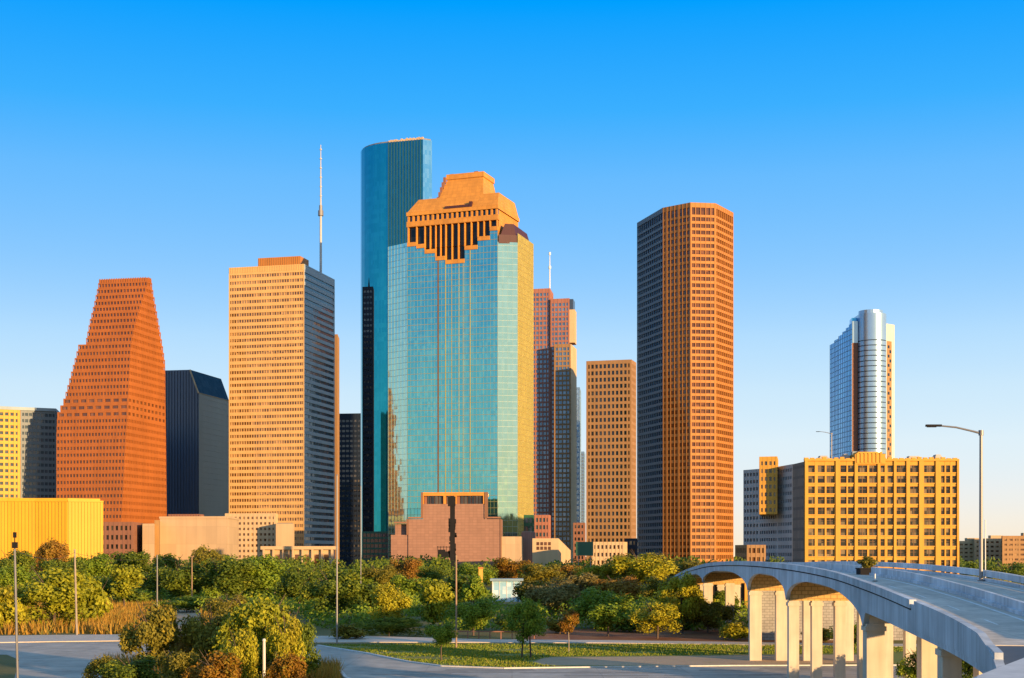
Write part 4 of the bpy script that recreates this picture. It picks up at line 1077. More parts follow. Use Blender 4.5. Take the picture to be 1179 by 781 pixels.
def soffit(y):
    """underside of the outer girders, arched between the piers"""
    if y < 98: return zp(y) - lerp(SOF, y)
    for a, b in zip(piers[1:], piers[2:]):
        if a <= y <= b:
            s = (y - a) / (b - a)
            crown = zp(y) - 1.25
            ea = H + {98: -4.85, 135: -4.15, 165: -3.95, 232: -4.3, 300: -6}[a]; eb = H + {135: -4.15, 165: -3.95, 232: -4.3, 300: -6}[b]
            end = ea + (eb - ea) * s
            f = max(0., 1 - ((abs(s - .5) * 2) ** 2.6))
            return end + (crown - end) * math.sqrt(f) if f > 0 else end
    return zp(y) - 1.5
t = thing('highway_bridge', 'curving pale concrete overpass on columns with arched side girders', 'bridge', (28, 135, 0))
ys = [52 + i * 1.0 for i in range(0, 329)]
def ribbon(mb, o0, o1, zf, m=0, ya=52, yb=380):
    yy = [y for y in ys if ya <= y <= yb]
    for a, b in zip(yy, yy[1:]):
        p0, p1, q0, q1 = bp(a, o0), bp(a, o1), bp(b, o0), bp(b, o1)
        mb.face([(*p0, zf(a)), (*p1, zf(a)), (*q1, zf(b)), (*q0, zf(b))], m)
def wallrib(mb, off, z0f, z1f, flip, m=0, ya=52, yb=380):
    yy = [y for y in ys if ya <= y <= yb]
    for a, b in zip(yy, yy[1:]):
        p, q = bp(a, off), bp(b, off)
        f = [(*p, z0f(a)), (*q, z0f(b)), (*q, z1f(b)), (*p, z1f(a))]
        mb.face(f[::-1] if flip else f, m)
def bar(mb, o0, o1, z0f, z1f, m=0, ya=52, yb=380):
    wallrib(mb, o0, z0f, z1f, True, m, ya, yb); wallrib(mb, o1, z0f, z1f, False, m, ya, yb)
    ribbon(mb, o0, o1, z1f, m, ya, yb)
    yy = [y for y in ys if ya <= y <= yb]
    for a, b in zip(yy, yy[1:]):
        p0, p1, q0, q1 = bp(a, o0), bp(a, o1), bp(b, o0), bp(b, o1)
        mb.face([(*p1, z0f(a)), (*p0, z0f(a)), (*q0, z0f(b)), (*q1, z0f(b))], m)
    for y, fl in ((yy[0], 0), (yy[-1], 1)):
        p0, p1 = bp(y, o0), bp(y, o1); f = [(*p0, z0f(y)), (*p1, z0f(y)), (*p1, z1f(y)), (*p0, z1f(y))]
        mb.face(f[::-1] if fl else f, m)
mb = MB(); bar(mb, .35, W - .35, lambda y: zd(y) - .55, zd, 0, 66); mb.build('deck', M['deck'], t)
mb = MB(); bar(mb, .35, W - .35, lambda y: zd(y) - .62, lambda y: zd(y) - .03, 0, 52, 66); mb.build('approach_slab', M['asphalt_dark'], t)
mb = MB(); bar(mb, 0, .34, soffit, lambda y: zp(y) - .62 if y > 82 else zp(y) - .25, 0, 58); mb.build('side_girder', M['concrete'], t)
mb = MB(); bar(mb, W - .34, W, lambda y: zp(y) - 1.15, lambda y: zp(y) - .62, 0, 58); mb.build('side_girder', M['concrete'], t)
endz = lambda y: zp(y) if y >= 63 else zp(y) - (63 - y) / 11 * 1.15
mb = MB(); bar(mb, -.10, .30, lambda y: zp(y) - .50, zp, 0, 82); bar(mb, -.04, .32, lambda y: min(soffit(y) + .3, endz(y) - .2), endz, 0, 52, 81.9); mb.build('parapet', M['concrete'], t)
mb = MB(); bar(mb, W - .30, W + .08, lambda y: zp(y) - .50, lambda y: zp(y) - .02); mb.build('parapet', M['concrete'], t)
mb = MB(); bar(mb, -.02, .2, lambda y: zp(y) - .61, lambda y: zp(y) - .51, 0, 82); mb.build('drip_groove', M['dark_metal'], t)
mb = MB()
for ya_, yb_ in ((66, 126), (130, 380)): bar(mb, W / 2 - .28, W / 2 + .28, zd, lambda y: zd(y) + .22, 0, ya_, yb_); bar(mb, W / 2 - .12, W / 2 + .12, lambda y: zd(y) + .22, lambda y: zd(y) + .72, 0, ya_, yb_)
mb.build('median_barrier', M['concrete'], t)
mb = MB()
for o_ in (1.0, W / 2 - .9, W / 2 + .9, W - 1.0): ribbon(mb, o_ - .11, o_ + .11, lambda y: zd(y) + .006, 0, 67)
mb.build('lane_line', M['white_paint'], t)
mb = MB(); yy = 67
while yy < 300:
    for o_ in (W * .27, W * .73): ribbon(mb, o_ - .06, o_ + .06, lambda y: zd(y) + .006, 0, yy, yy + 3)
    yy += 9
mb.build('lane_dashes', M['white_paint'], t)
# bents: cap wall + columns
for y, cwid, cdep, offs, ztop_ in ((75, .95, 1.5, (.7, 4.6, 8.5, 11.6), H - 4.7), (98, 1.2, 1.5, (.75, 4.4, 8.2, 11.6), H - 4.6), (135, .95, 1.1, (.7, 2.85, 5.0, 7.2, 9.4, 11.5), H - 4.2),
                             (165, 1.35, 1.3, (.9, 3.9, 7.0, 11.3), H - 4.0), (232, 1.4, 1.4, (.9, 4.4, 8, 11.3), H - 4.4), (300, 1.4, 1.4, (.9, 4.4, 8, 11.3), H - 6)):
    o0 = bp(y, 0); o1 = bp(y, W); l = math.hypot(o1[0] - o0[0], o1[1] - o0[1]); uu = ((o1[0] - o0[0]) / l, (o1[1] - o0[1]) / l)
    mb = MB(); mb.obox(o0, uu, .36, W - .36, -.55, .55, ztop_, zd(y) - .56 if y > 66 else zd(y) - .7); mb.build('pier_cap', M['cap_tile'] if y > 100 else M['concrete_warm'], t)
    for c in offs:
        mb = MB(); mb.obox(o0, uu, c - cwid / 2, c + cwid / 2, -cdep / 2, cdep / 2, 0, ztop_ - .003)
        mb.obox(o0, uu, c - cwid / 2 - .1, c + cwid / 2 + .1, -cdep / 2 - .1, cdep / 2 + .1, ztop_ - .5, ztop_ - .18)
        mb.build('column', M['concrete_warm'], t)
# abutment near the camera
t2 = thing('abutment', 'pale concrete ledge at the bottom right corner below the bridge end', 'wall', (13, 30, 0))
mb = MB(); q = [(X(1100, 26), 26), (26, 26), (26, 46), (X(1175, 38.5), 38.5), (X(1112, 32), 32)]
mb.prism(ccw(q), 0, 9.22); mb.build('slab', M['concrete_pale'], t2)
mb = MB(); mb.prism(inset_poly(ccw(q), .25), 9.222, 9.34); mb.build('coping', M['concrete_pale'], t2)
# planter with shrub on the median, little white marker post
def crown_mesh(name, seed, nl, leaves, ls, spread=.68, lr=(.24, .46), squash=1.0):
    rnd = random.Random(seed); lobes = []
    for i in range(nl):
        while True:
            p_ = Vector((rnd.uniform(-1, 1), rnd.uniform(-1, 1), rnd.uniform(-1, 1)))
            if p_.length < 1: break
        lobes.append((p_ * spread, rnd.uniform(*lr), rnd.uniform(-.34, .30)))
    vs, fs, ti = [], [], []
    for i in range(leaves):
        c, r, tn = lobes[rnd.randrange(nl)]
        d = Vector((rnd.gauss(0, 1), rnd.gauss(0, 1), rnd.gauss(0, 1))).normalized()
        k = r * (rnd.random() ** .4) * (rnd.uniform(1.05, 1.4) if rnd.random() < .2 else 1)
        p_ = c + d * k
        nrm = (d + Vector((rnd.gauss(0, .6), rnd.gauss(0, .6), rnd.gauss(0, .6) + .25))).normalized()
        a = nrm.orthogonal().normalized(); b = nrm.cross(a)
        an = rnd.random() * 6.28; a, b = a * math.cos(an) + b * math.sin(an), b * math.cos(an) - a * math.sin(an)
        s = ls * rnd.uniform(.6, 1.35); n0 = len(vs)
        vs += [p_ + a * s, p_ + b * s * .62, p_ - a * s, p_ - b * s * .62]
        fs.append((n0, n0 + 1, n0 + 2, n0 + 3)); ti.append(min(1, max(0, rnd.gauss(.45, .2) + tn)))
    me = bpy.data.meshes.new(name); me.from_pydata([tuple(q) for q in vs], [], fs)
    at = me.attributes.new('tint', 'FLOAT', 'FACE'); at.data.foreach_set('value', ti)
    return me
CROWN = [crown_mesh('crown', 11 + i, 16 + 2 * (i % 3), 3600, .078) for i in range(6)]
FINE = [crown_mesh('crown', 51 + i, 30, 9500, .043, .76, (.16, .36)) for i in range(4)]
BUSH = [crown_mesh('foliage', 81 + i, 18, 2600, .085, .62, (.3, .45)) for i in range(3)]
def trunk_mesh(seed, twin=False):
    rnd = random.Random(seed); mb = MB()
    stems = [(-.16, 0), (.16, .05)] if twin else [(0, 0)]
    for sx, sy in stems:
        top = (sx * .6 + rnd.uniform(-.05, .05), sy + rnd.uniform(-.05, .05), .55)
        mb.tube([(sx, sy, 0), ((sx + top[0]) / 2 + rnd.uniform(-.03, .03), sy, .28), top], [.036, .028, .022], 7)
        for k in range(5):
            an = rnd.random() * 6.28; e = (top[0] + math.cos(an) * .45, top[1] + math.sin(an) * .45, rnd.uniform(.68, .95))
            mid = ((top[0] * 1.3 + e[0]) / 2.3, (top[1] * 1.3 + e[1]) / 2.3, .64)
            mb.tube([(top[0], top[1], .42 + .025 * k), mid, e], [.018, .012, .004], 5)
    o = mb.build('trunk', M['bark']); me = o.data; bpy.data.objects.remove(o); return me
TRUNK = [trunk_mesh(i) for i in range(3)]; TWIN = trunk_mesh(7, True)
def plant(kind, label, px, ytop, hw, Y, leaf, seed=0, cb=.22, fine=False, trunk=None, z0=0., cat=None, group=None, dep=1.0, tmat='bark'):
    x = X(px, Y); r = hw / F * Y; zt_ = Z(ytop, Y); h = zt_ - z0
    c = thing(kind, label, cat or ('tree' if 'tree' in kind or kind == 'sapling' else 'shrub'), (x, Y, z0), group)
    tree = cb > .05
    src = FINE if fine or hw >= 30 else (CROWN if tree else BUSH)
    me = src[seed % len(src)]
    o = bpy.data.objects.new('crown' if tree else 'foliage', me); COL.objects.link(o); o.parent = c
    zc0 = h * cb; hh = (h - zc0) / 2
    o.location = (0, 0, zc0 + hh - (0 if tree else hh * .06)); o.scale = (r * 1.04, r * 1.04 * dep, hh * 1.06); o.rotation_euler = (0, 0, (seed * 2.39) % 6.28)
    if dep != 1.0: o.rotation_euler = (0, 0, 0)
    if len(me.materials) == 0: me.materials.append(LM[leaf])
    o.material_slots[0].link = 'OBJECT'; o.material_slots[0].material = LM[leaf]
    tm = trunk or TRUNK[seed % 3]
    k = bpy.data.objects.new('trunk' if tree else 'stem', tm); COL.objects.link(k); k.parent = c
    k.scale = (min(r * 1.3, h * .8), min(r * 1.3, h * .8), h)
    k.material_slots[0].link = 'OBJECT'; k.material_slots[0].material = M[tmat]
    return c
Ypl = 128; q = bp(Ypl, W / 2); zq = zd(Ypl)
t = thing('median_planter', 'low concrete planter box on the median of the bridge', 'planter', (q[0], q[1], zq))
mb = MB(); mb.box(q[0] - .85, q[0] + .85, q[1] - .8, q[1] + .8, zq + .004, zq + .5)
mb.box(q[0] - .92, q[0] + .92, q[1] - .88, q[1] + .88, zq + .502, zq + .6); mb.build('box', M['dark_metal'], t)
plant('shrub', 'dark green bush growing in the planter on the bridge', q[0] / q[1] * F + CX, 640, 13.5, q[1], 'olive', 2, 0, z0=zq + .5)
q = bp(112, 3.6); t = thing('marker_post', 'tiny white marker post standing on the bridge carriageway', 'post', (q[0], q[1], zd(112)))
mb = MB(); mb.tube([(q[0], q[1], zd(112)), (q[0], q[1], zd(112) + .6)], .05, 8); mb.build('post', M['white_paint'], t)
mb = MB(); mb.tube([(q[0], q[1], zd(112) + .003), (q[0], q[1], zd(112) + .06)], .2, 8); mb.build('foot', M['rubber'], t)
# street lamps on the bridge side
def lamp(label, px, Y, ytop, armpx, z0, r=.16):
    x = X(px, Y); zt_ = Z(ytop, Y); t = thing('street_lamp', label, 'street lamp', (x, Y, z0), 'street lamps with curved arms')
    mb = MB(); mb.tube([(x, Y, z0), (x, Y, zt_)], [r, r * .75], 12); mb.tube([(x, Y, z0), (x, Y, z0 + .5)], [r * 1.8, r * 1.8], 12); mb.build('pole', M['grey_metal'], t, smooth=False)
    L_ = x - X(armpx, Y)
    mb = MB(); mb.tube([(x, Y, zt_ - .15), (x - L_ * .15, Y, zt_ + .02), (x - L_ * .45, Y, zt_ + L_ * .075), (x - L_ * .75, Y, zt_ + L_ * .105)], [r * .55, r * .5, r * .45, r * .4], 8)
    mb.tube([(x, Y, zt_ - .3), (x, Y, zt_ + .1)], [r * 1.2, r * 1.2], 10); mb.build('arm', M['grey_metal'], t)
    mb = MB(); a, b = x - L_, x - L_ * .72; zc_ = zt_ + L_ * .105
    mb.prism([(a, Y - .16), (b, Y - .16), (b, Y + .16), (a, Y + .16)], zc_ - .07, zc_ + .09, 0, True, True)
    mb.prism([(a + .1, Y - .12), (b - .4, Y - .12), (b - .4, Y + .12), (a + .1, Y + .12)], zc_ - .12, zc_ - .071, 0, True, True); mb.build('lamp_head', M['dark_metal'], t)
lamp('tall grey street lamp with a curved arm at the right side of the bridge', 1129.5, 112, 497, 1066, 9.6)
lamp('faint tall lamp mast rising behind the yellow hotel beside the blue and silver tower', 957.5, 520, 499, 939.5, 0, .22)
# ================================================================== POLES
def pole(kind, label, px, Y, ytop, r, mat, base=0., cat='pole', extra=None, group=None, px2=None):
    x = X(px, Y); t = thing(kind, label, cat, (x, Y, base), group); xt = X(px2, Y) if px2 else x
    mb = MB(); mb.tube([(x, Y, base), (xt, Y, Z(ytop, Y))], [r, r * .8], 10); mb.build('shaft', M[mat], t)
    zt_ = Z(ytop, Y); mb = MB()
    if extra == 'lamp':
        mb.box(xt - .2, xt + .2, Y - .2, Y + .2, zt_ + .05, zt_ + .6); mb.box(xt - .12, xt + .12, Y - .15, Y + .15, zt_ + 1.0, zt_ + 1.5); mb.tube([(xt, Y, zt_), (xt, Y, zt_ + 1.2)], .05, 6); mb.build('fitting', M['dark_metal'], t)
    else:
        mb.tube([(xt, Y, zt_ + .003), (xt, Y, zt_ + .18)], [r * 1.15, r * .7], 10); mb.build('cap', M[mat], t)
    return t
pole('utility_pole', 'grey pole with a dark fitting on top at the left edge', 20.5, 130, 632, .12, 'grey_metal', extra='lamp', px2=17)
pole('utility_pole', 'slim grey-tan pole standing behind the left footpath', 88.5, 216, 634, .16, 'pale_bark', px2=86)
pole('utility_pole', 'thin grey pole among the dark trees below the beige hall', 181, 300, 640, .16, 'grey_metal')
pole('utility_pole', 'thin tan pole among dark trees left of the podium block', 221, 330, 641, .15, 'wood_pole')
pole('utility_pole', 'short thin pole half hidden in trees below the cream pavilion building', 316.5, 380, 641, .15, 'wood_pole')
pole('light_mast', 'very tall thin grey mast along the right edge of the gold tower', 388, 196, 548, .12, 'grey_metal', cat='mast')
pole('light_mast', 'thin pale mast in front of the black office block', 415.5, 430, 560, .14, 'grey_metal', cat='mast')
pole('utility_pole', 'orange-brown wooden pole rising from the lawn below the dark steel pylon', 525.3, 186, 641, .13, 'wood_pole')
pole('bollard', 'whitish post among the yellow foreground shrubs', 304, 122, 738, .15, 'concrete_pale', cat='post')
pole('utility_pole', 'thin white pole just right of the tall street lamp', 1134.5, 200, 600, .09, 'white_metal')
# wires between the left poles
def wire(label, a, b, sag):
    mb = MB(); pts = []
    for k in range(13):
        s = k / 12; pts.append((a[0] + (b[0] - a[0]) * s, a[1] + (b[1] - a[1]) * s, a[2] + (b[2] - a[2]) * s - sag * 4 * s * (1 - s)))
    mb.tube(pts, .025, 5); tag(mb.build('power_line', M['rubber']), label, 'cable', 'wires between the poles')
wire('black wire sagging between the left-edge pole and the slim grey-tan pole', (X(17, 130), 130, Z(634, 130)), (X(86, 216), 216, Z(636, 216)), .9)
wire('black wire between the slim grey-tan pole and the thin grey pole', (X(86, 216), 216, Z(637, 216)), (X(181, 300), 300, Z(642, 300)), .8)
wire('black wire between the thin grey pole and the thin tan pole', (X(181, 300), 300, Z(642, 300)), (X(221, 330), 330, Z(643, 330)), .5)
# benches / small rail near the path
xb = X(560, 205); 
t = thing('low_rail', 'low brown rail along the footpath left of the twin-trunk tree', 'rail', (xb, 207, .0))
mb = MB()
for k in range(9): mb.box(xb - 6 + k * 1.6, xb - 5.85 + k * 1.6, 206.9, 207.1, 0, 1.0)
mb.build('post_set', M['brown_stone'], t)
mb = MB(); mb.box(xb - 6.2, xb + 7.1, 206.85, 207.15, 1.0, 1.15); mb.build('top_rail', M['brown_stone'], t)
for px in (578, 686):
    pass

# ================================================================== TREES
# front row on and behind the lawn
plant('tree', 'round green tree with two trunks on the lawn', 606, 685, 25, 168, 'green', 1, .22, True, TWIN)
plant('tree', 'small green short-trunked tree at the road edge below the wooden pole', 508, 711, 21, 164, 'green', 2, .30, True)
plant('sapling', 'thin young tree with orange leaves and a pale slender trunk on the lawn', 655, 700, 14, 178, 'orange', 4, .42, cat='tree', tmat='pale_bark')
plant('tree', 'round yellow-green tree behind the mulch bed', 757, 690, 34, 208, 'yellow', 0, .08, True)
plant('tree', 'green tree left of the round yellow-green one', 700, 694, 24, 214, 'green', 3, .08)
plant('tree', 'broad olive tree next to the left end of the bridge', 815, 687, 36, 224, 'olive', 5, .06)
plant('shrub', 'low yellow bush at the right end of the mulch bed beside the bridge column', 846, 714, 20, 204, 'yellow', 1, 0)
plant('tree', 'dense green tree right of the orange-brown wooden pole', 545, 683, 28, 216, 'green', 2, .1, True)
plant('tree', 'yellow tree below the blue tower and left of the olive-lime tree', 447, 667, 27, 226, 'yellow', 4, .15, True)
plant('tree', 'lime green tree between the yellow tree and the wooden pole', 499, 664, 28, 242, 'lime', 1, .08)
plant('tree', 'large dark green tree behind the very tall thin mast', 388, 650, 42, 262, 'dark', 0, .08)
plant('tree', 'grey-olive bare-looking tree right of the glass pavilion', 640, 662, 38, 262, 'grey', 2, .08)
plant('tree', 'wide green tree behind the orange sapling', 690, 673, 40, 238, 'green', 5, .06)
plant('hedge', 'long low dark green hedge along the footpath', 448, 708, 55, 214, 'dark', 0, 0, cat='hedge', dep=.3)
plant('shrub', 'low yellow-olive bush right of the tall thin mast foot', 401, 716, 24, 206, 'olive', 1, 0)
plant('shrub', 'dark shrub behind the low brown rail', 588, 706, 22, 226, 'dark', 2, 0)
plant('shrub', 'small olive shrub between the twin-trunk tree and the orange sapling', 640, 710, 16, 222, 'olive', 0, 0)
plant('shrub', 'dark shrub filling the gap below the round yellow-green tree', 725, 708, 26, 226, 'dark', 1, 0)
plant('shrub', 'dark shrub at the back of the mulch bed below the broad olive tree', 788, 706, 24, 232, 'dark', 2, 0)
plant('tree', 'dark green tree rising over the hedge left of the yellow tree', 425, 670, 22, 268, 'dark', 3, .06)
# left bank
plant('shrub', 'largest yellow-green shrub behind the left poles', 62, 645, 56, 236, 'lime', 0, 0)
plant('shrub', 'yellow-green shrub at the left edge beside the left-edge grey pole', 8, 668, 26, 226, 'yellow', 1, 0)
plant('tree', 'yellow-green crown in the dark tree row above the dry grass', 143, 647, 27, 300, 'lime', 1, .30)
plant('shrub', 'lime shrub right of the slim grey-tan pole', 107, 662, 26, 246, 'lime', 2, 0)
plant('tree', 'dark green tree between the thin grey and the thin tan poles', 206, 640, 40, 345, 'dark', 2, .1)
plant('tree', 'dark green tree right of the thin tan pole', 262, 638, 40, 340, 'dark', 3, .1)
plant('tree', 'dark green tree below the podium with square windows', 308, 634, 42, 350, 'green', 4, .1)
plant('tree', 'dark green tree left of the tall thin mast', 345, 646, 32, 300, 'dark', 5, .1)
plant('shrub', 'low green hedge-like shrub behind the dirt path', 215, 684, 36, 305, 'green', 0, 0)
plant('shrub', 'green low shrub beside the dry grass below the yellow-green crown', 150, 672, 26, 330, 'dark', 1, 0)
plant('shrub', 'olive shrub right of the dirt path', 262, 676, 30, 240, 'olive', 2, 0)
# foreground shrubs on the island
plant('shrub', 'dark olive shrub on the island right of the left road', 178, 683, 40, 139, 'olive', 0, 0, True)
plant('shrub', 'big yellow-olive bush behind the whitish post', 300, 673, 52, 132, 'lime', 1, 0, True)
plant('shrub', 'olive bush at the left of the big yellow-olive bush', 243, 682, 40, 140, 'olive', 2, 0, True)
plant('shrub', 'dark green bush at the right end of the island by the road', 342, 706, 28, 130, 'dark', 3, 0, True)
plant('shrub', 'orange dry bush in the foreground below the olive bush', 250, 742, 40, 115, 'orange', 0, 0, True)
plant('shrub', 'orange-yellow dry bush right of the whitish post', 333, 742, 30, 114, 'orange', 1, 0, True)
plant('shrub', 'low dark bush at the bottom left beside the road', 150, 744, 42, 122, 'dark', 2, 0, True)
plant('shrub', 'low olive bush in front of the dark olive shrub', 205, 742, 32, 118, 'olive', 3, 0, True)
plant('shrub', 'small rusty bush between the dark olive shrub and the dirt path', 214, 712, 22, 146, 'rusty', 2, 0, True)
plant('shrub', 'yellow bush crowding against the right side of the big yellow-olive bush', 328, 690, 26, 127, 'yellow', 2, 0, True)
plant('shrub', 'yellow-tipped bush low in front of the big yellow-olive bush', 278, 715, 28, 121, 'yellow', 0, 0, True)
plant('shrub', 'olive low bush at the left tip of the island beside the blue-grey road', 122, 748, 26, 124, 'olive', 1, 0, True)
# back row below the towers
back = [(18, 629, 30, 'dark', 'dark green tree below the yellow ribbed hall at the left edge'), (62, 616, 24, 'rusty', 'rust-tinged tall tree in front of the yellow ribbed hall'),
 (104, 629, 30, 'green', 'green tree below the right end of the yellow ribbed hall'), (150, 631, 30, 'dark', 'dark tree in front of the brown low block'),
 (195, 634, 28, 'dark', 'dark tree in front of the left half of the beige hall'), (236, 624, 26, 'olive', 'tall olive tree in front of the right half of the beige hall'),
 (272, 633, 26, 'green', 'green tree in front of the podium with square windows'), (322, 640, 28, 'dark', 'dark tree in front of the cream pavilion building'),
 (362, 650, 28, 'dark', 'dark tree at the right end of the cream pavilion building'), (408, 651, 30, 'green', 'green tree below the black office block'),
 (440, 645, 24, 'olive', 'olive tree below the dark tower reflection'), (468, 640, 24, 'rusty', 'rust-tinged tree left of the pink granite hall'),
 (500, 650, 24, 'dark', 'dark low tree at the foot of the dark steel pylon'), (545, 645, 28, 'green', 'green tree at the right foot of the pink granite hall'),
 (586, 635, 28, 'orange', 'orange-tinged tree in front of the grey-brown service block'), (622, 646, 30, 'olive', 'olive tree in front of the low orange building'),
 (655, 648, 26, 'rusty', 'rust-tinged tree below the blank green road sign'), (688, 646, 28, 'yellow', 'yellow tree in front of the low pale orange building'),
 (742, 628, 42, 'yellow', 'large golden tree at the foot of the octagonal tower'), (786, 643, 34, 'olive', 'olive tree right of the large golden tree'),
 (722, 634, 26, 'olive', 'olive tree partly behind the large golden tree')]
for i, (px, yt, hw, lf, lab) in enumerate(back):
    plant('tree', lab, px, yt, hw, 455 + (i * 37) % 60, lf, i, .08, True, group='trees below the towers')
mid = [(130, 655, 30, 370, 'dark', 'dark tree in the second row behind the yellow-green crown'), (180, 656, 30, 390, 'dark', 'dark tree in the second row behind the thin grey pole'),
 (20, 646, 34, 330, 'green', 'green tree in the second row behind the left-edge grey pole'), (240, 650, 34, 400, 'dark', 'dark tree in the second row between thin tan pole and podium'),
 (470, 655, 30, 340, 'green', 'green tree in the second row between yellow and lime trees'), (522, 660, 28, 350, 'dark', 'dark tree in the second row behind the wooden pole'),
 (612, 664, 26, 350, 'olive', 'olive tree in the second row right behind the glass pavilion'), (668, 656, 34, 340, 'grey', 'grey-olive tree in the second row behind the wide green tree'),
 (715, 657, 32, 330, 'rusty', 'rust-brown tree in the second row below the golden tree'), (770, 660, 34, 320, 'olive', 'olive tree in the second row above the round yellow-green tree'),
 (545, 660, 20, 340, 'green', 'green tree in the second row left of the ochre pillar'), (835, 678, 22, 280, 'dark', 'dark tree in front of the arcade shed'),
 (355, 662, 32, 330, 'green', 'green tree in the second row left of the large dark tree'), (70, 640, 34, 390, 'dark', 'dark tree in the second row below the rust-tinged tall tree'),
 (795, 676, 30, 262, 'yellow', 'yellow tree behind the broad olive tree near the bridge')]
for i, (px, yt, hw, Y_, lf, lab) in enumerate(mid): plant('tree', lab, px, yt, hw, Y_, lf, i + 2, .06, group='park trees in the second row')
plant('tree', 'yellow tree hiding the far left end of the bridge', 786, 653, 30, 222, 'yellow', 1, .06, True)
# right side and below the bridge
plant('tree', 'dark tree just right of the tall street lamp base', 1116, 643, 18, 300, 'dark', 1, .1)
plant('tree', 'dark green tree at the right edge behind the bridge', 1160, 638, 34, 330, 'dark', 2, .1)
plant('shrub', 'yellow-orange bush at the right edge behind the bridge parapet', 1156, 647, 19, 240, 'yellow', 0, 0)
plant('shrub', 'green bush under the bridge right of the first group of columns', 985, 712, 30, 190, 'green', 1, 0)
plant('shrub', 'olive bush under the bridge between the far pier and the column group', 893, 716, 16, 222, 'olive', 2, 0)
plant('shrub', 'green bush under the near end of the bridge', 1060, 742, 30, 128, 'green', 0, 0, True)
plant('shrub', 'dark bush behind the nearest bridge column', 1120, 745, 26, 120, 'dark', 1, 0, True)
plant('shrub', 'olive bush at the foot of the block retaining wall', 945, 722, 24, 198, 'olive', 2, 0)
# far wood that reads as one mass
rnd = random.Random(4); vs, fs, ti = [], [], []
for i in range(120):
    Y_ = rnd.uniform(560, 690); px = rnd.uniform(-60, 900) if i < 95 else rnd.uniform(1090, 1260); x = X(px, Y_); h = rnd.uniform(8, 13); r = rnd.uniform(5, 9)
    for k in range(420):
        d = Vector((rnd.gauss(0, 1), rnd.gauss(0, 1), rnd.gauss(0, 1))).normalized(); kk = rnd.random() ** .4
        p_ = Vector((x + d.x * r * kk, Y_ + d.y * r * kk, h * .5 + d.z * h * .5 * kk))
        a = Vector((rnd.gauss(0, 1), rnd.gauss(0, 1), rnd.gauss(0, 1))).normalized(); b = a.orthogonal().normalized(); s = rnd.uniform(.4, .9); n0 = len(vs)
        vs += [tuple(p_ + a * s), tuple(p_ + b * s * .6), tuple(p_ - a * s), tuple(p_ - b * s * .6)]; fs.append((n0, n0 + 1, n0 + 2, n0 + 3)); ti.append(min(1, max(0, rnd.gauss(.4, .2))))
me = bpy.data.meshes.new('woodland'); me.from_pydata(vs, [], fs); me.attributes.new('tint', 'FLOAT', 'FACE').data.foreach_set('value', ti); me.materials.append(LM['dark'])
o = bpy.data.objects.new('woodland', me); COL.objects.link(o); tag(o, 'far belt of dark trees along the feet of the towers', 'woodland', kind='stuff')
# undergrowth below the park trees, one uncountable mass
rnd = random.Random(14); vs, fs, ti = [], [], []
for i in range(330):
    Y_ = rnd.uniform(228, 470); px = rnd.uniform(-30, 870)
    if 165 < px < 245 and Y_ < 330: continue
    if px < 175 and Y_ < 330: continue
    x = X(px, Y_); h = rnd.uniform(1.5, 4.5); r = rnd.uniform(2.5, 5)
    tn = rnd.uniform(-.2, .25)
    for k in range(230):
        d = Vector((rnd.gauss(0, 1), rnd.gauss(0, 1), rnd.gauss(0, 1))).normalized(); kk = rnd.random() ** .35
        p_ = Vector((x + d.x * r * kk, Y_ + d.y * r * kk, max(.05, h * .45 + d.z * h * .55 * kk)))
        a = (d + Vector((rnd.gauss(0, .7), rnd.gauss(0, .7), rnd.gauss(0, .7)))).normalized().orthogonal().normalized(); b = Vector((rnd.gauss(0, 1), rnd.gauss(0, 1), rnd.gauss(0, 1))).normalized(); s = rnd.uniform(.2, .42); n0 = len(vs)
        vs += [tuple(p_ + a * s), tuple(p_ + b * s * .7), tuple(p_ - a * s), tuple(p_ - b * s * .7)]; fs.append((n0, n0 + 1, n0 + 2, n0 + 3)); ti.append(min(1, max(0, rnd.gauss(.4, .2) + tn)))
me = bpy.data.meshes.new('undergrowth'); me.from_pydata(vs, [], fs); me.attributes.new('tint', 'FLOAT', 'FACE').data.foreach_set('value', ti); me.materials.append(LM['green'])
o = bpy.data.objects.new('undergrowth', me); COL.objects.link(o); tag(o, 'dense green undergrowth between the park trees', 'undergrowth', kind='stuff')
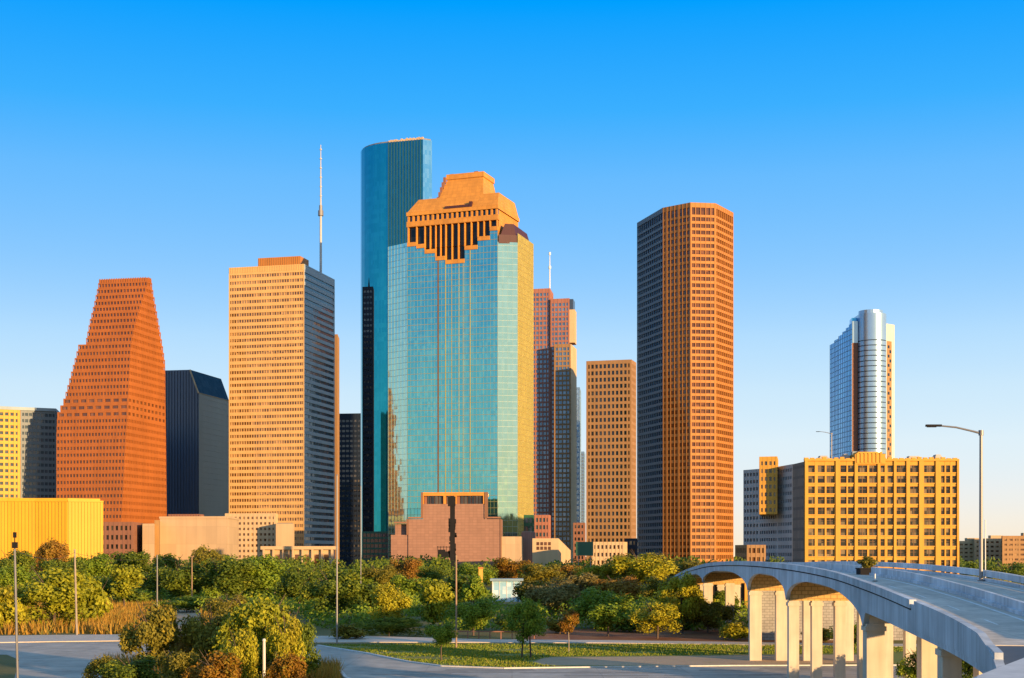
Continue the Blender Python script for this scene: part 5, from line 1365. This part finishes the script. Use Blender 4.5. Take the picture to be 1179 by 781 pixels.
# grasses
def inside(p, poly):
    c = False
    for i in range(len(poly)):
        a, b = poly[i - 1], poly[i]
        if (a[1] > p[1]) != (b[1] > p[1]) and p[0] < (b[0] - a[0]) * (p[1] - a[1]) / (b[1] - a[1]) + a[0]: c = not c
    return c
def grass(name, label, regions, mat, n, hmin, hmax, wd, seed, clip=None):
    rnd = random.Random(seed); vs, fs, ti = [], [], []
    for (pxa, pxb, ya, yb), share in regions:
        Y0_, Y1_ = GY(yb), GY(ya)
        for i in range(int(n * share)):
            Y_ = rnd.uniform(Y0_, Y1_); x = X(rnd.uniform(pxa, pxb), Y_)
            if clip and not inside((x, Y_), clip): continue
            if math.sin(x * .31 + 2 * math.sin(Y_ * .23)) * math.sin(Y_ * .37 + x * .11) > rnd.uniform(.1, .9): continue
            h = rnd.uniform(hmin, hmax); a = rnd.random() * 6.28
            dx, dy = math.cos(a) * wd, math.sin(a) * wd; lx, ly = rnd.gauss(0, .25) * h, rnd.gauss(0, .25) * h; n0 = len(vs)
            vs += [(x - dx, Y_ - dy, 0), (x + dx, Y_ + dy, 0), (x + lx, Y_ + ly, h)]; fs.append((n0, n0 + 1, n0 + 2)); ti.append(rnd.random())
    me = bpy.data.meshes.new(name); me.from_pydata(vs, [], fs); me.attributes.new('tint', 'FLOAT', 'FACE').data.foreach_set('value', ti); me.materials.append(mat)
    o = bpy.data.objects.new(name, me); COL.objects.link(o); tag(o, label, 'grass', kind='stuff')
grass('dry_grass', 'tall orange-yellow dry grass on the left bank', [((0, 175, 688, 731), .55), ((100, 185, 690, 728), .25), ((165, 195, 700, 738), .1), ((232, 330, 706, 735), .1)], M['drygrass'], 26000, .7, 2.2, .16, 1)
grass('lawn_grass', 'short green grass of the lawn strip by the road', [((370, 1100, 742, 769), 1.0)], M['greengrass'], 60000, .06, .26, .09, 2, gpoly([(372, 742.6), (422, 751.5), (471, 761.5), (509, 766.5), (580, 769), (640, 767.5), (600, 762), (640, 756), (760, 755), (900, 753), (1100, 752), (1100, 746), (870, 742.5), (560, 741)]))
grass('island_grass', 'rough olive grass on the foreground island', [((120, 345, 765, 800), .8), ((330, 390, 770, 790), .2)], M['drygrass'], 16000, .4, 1.7, .07, 3)
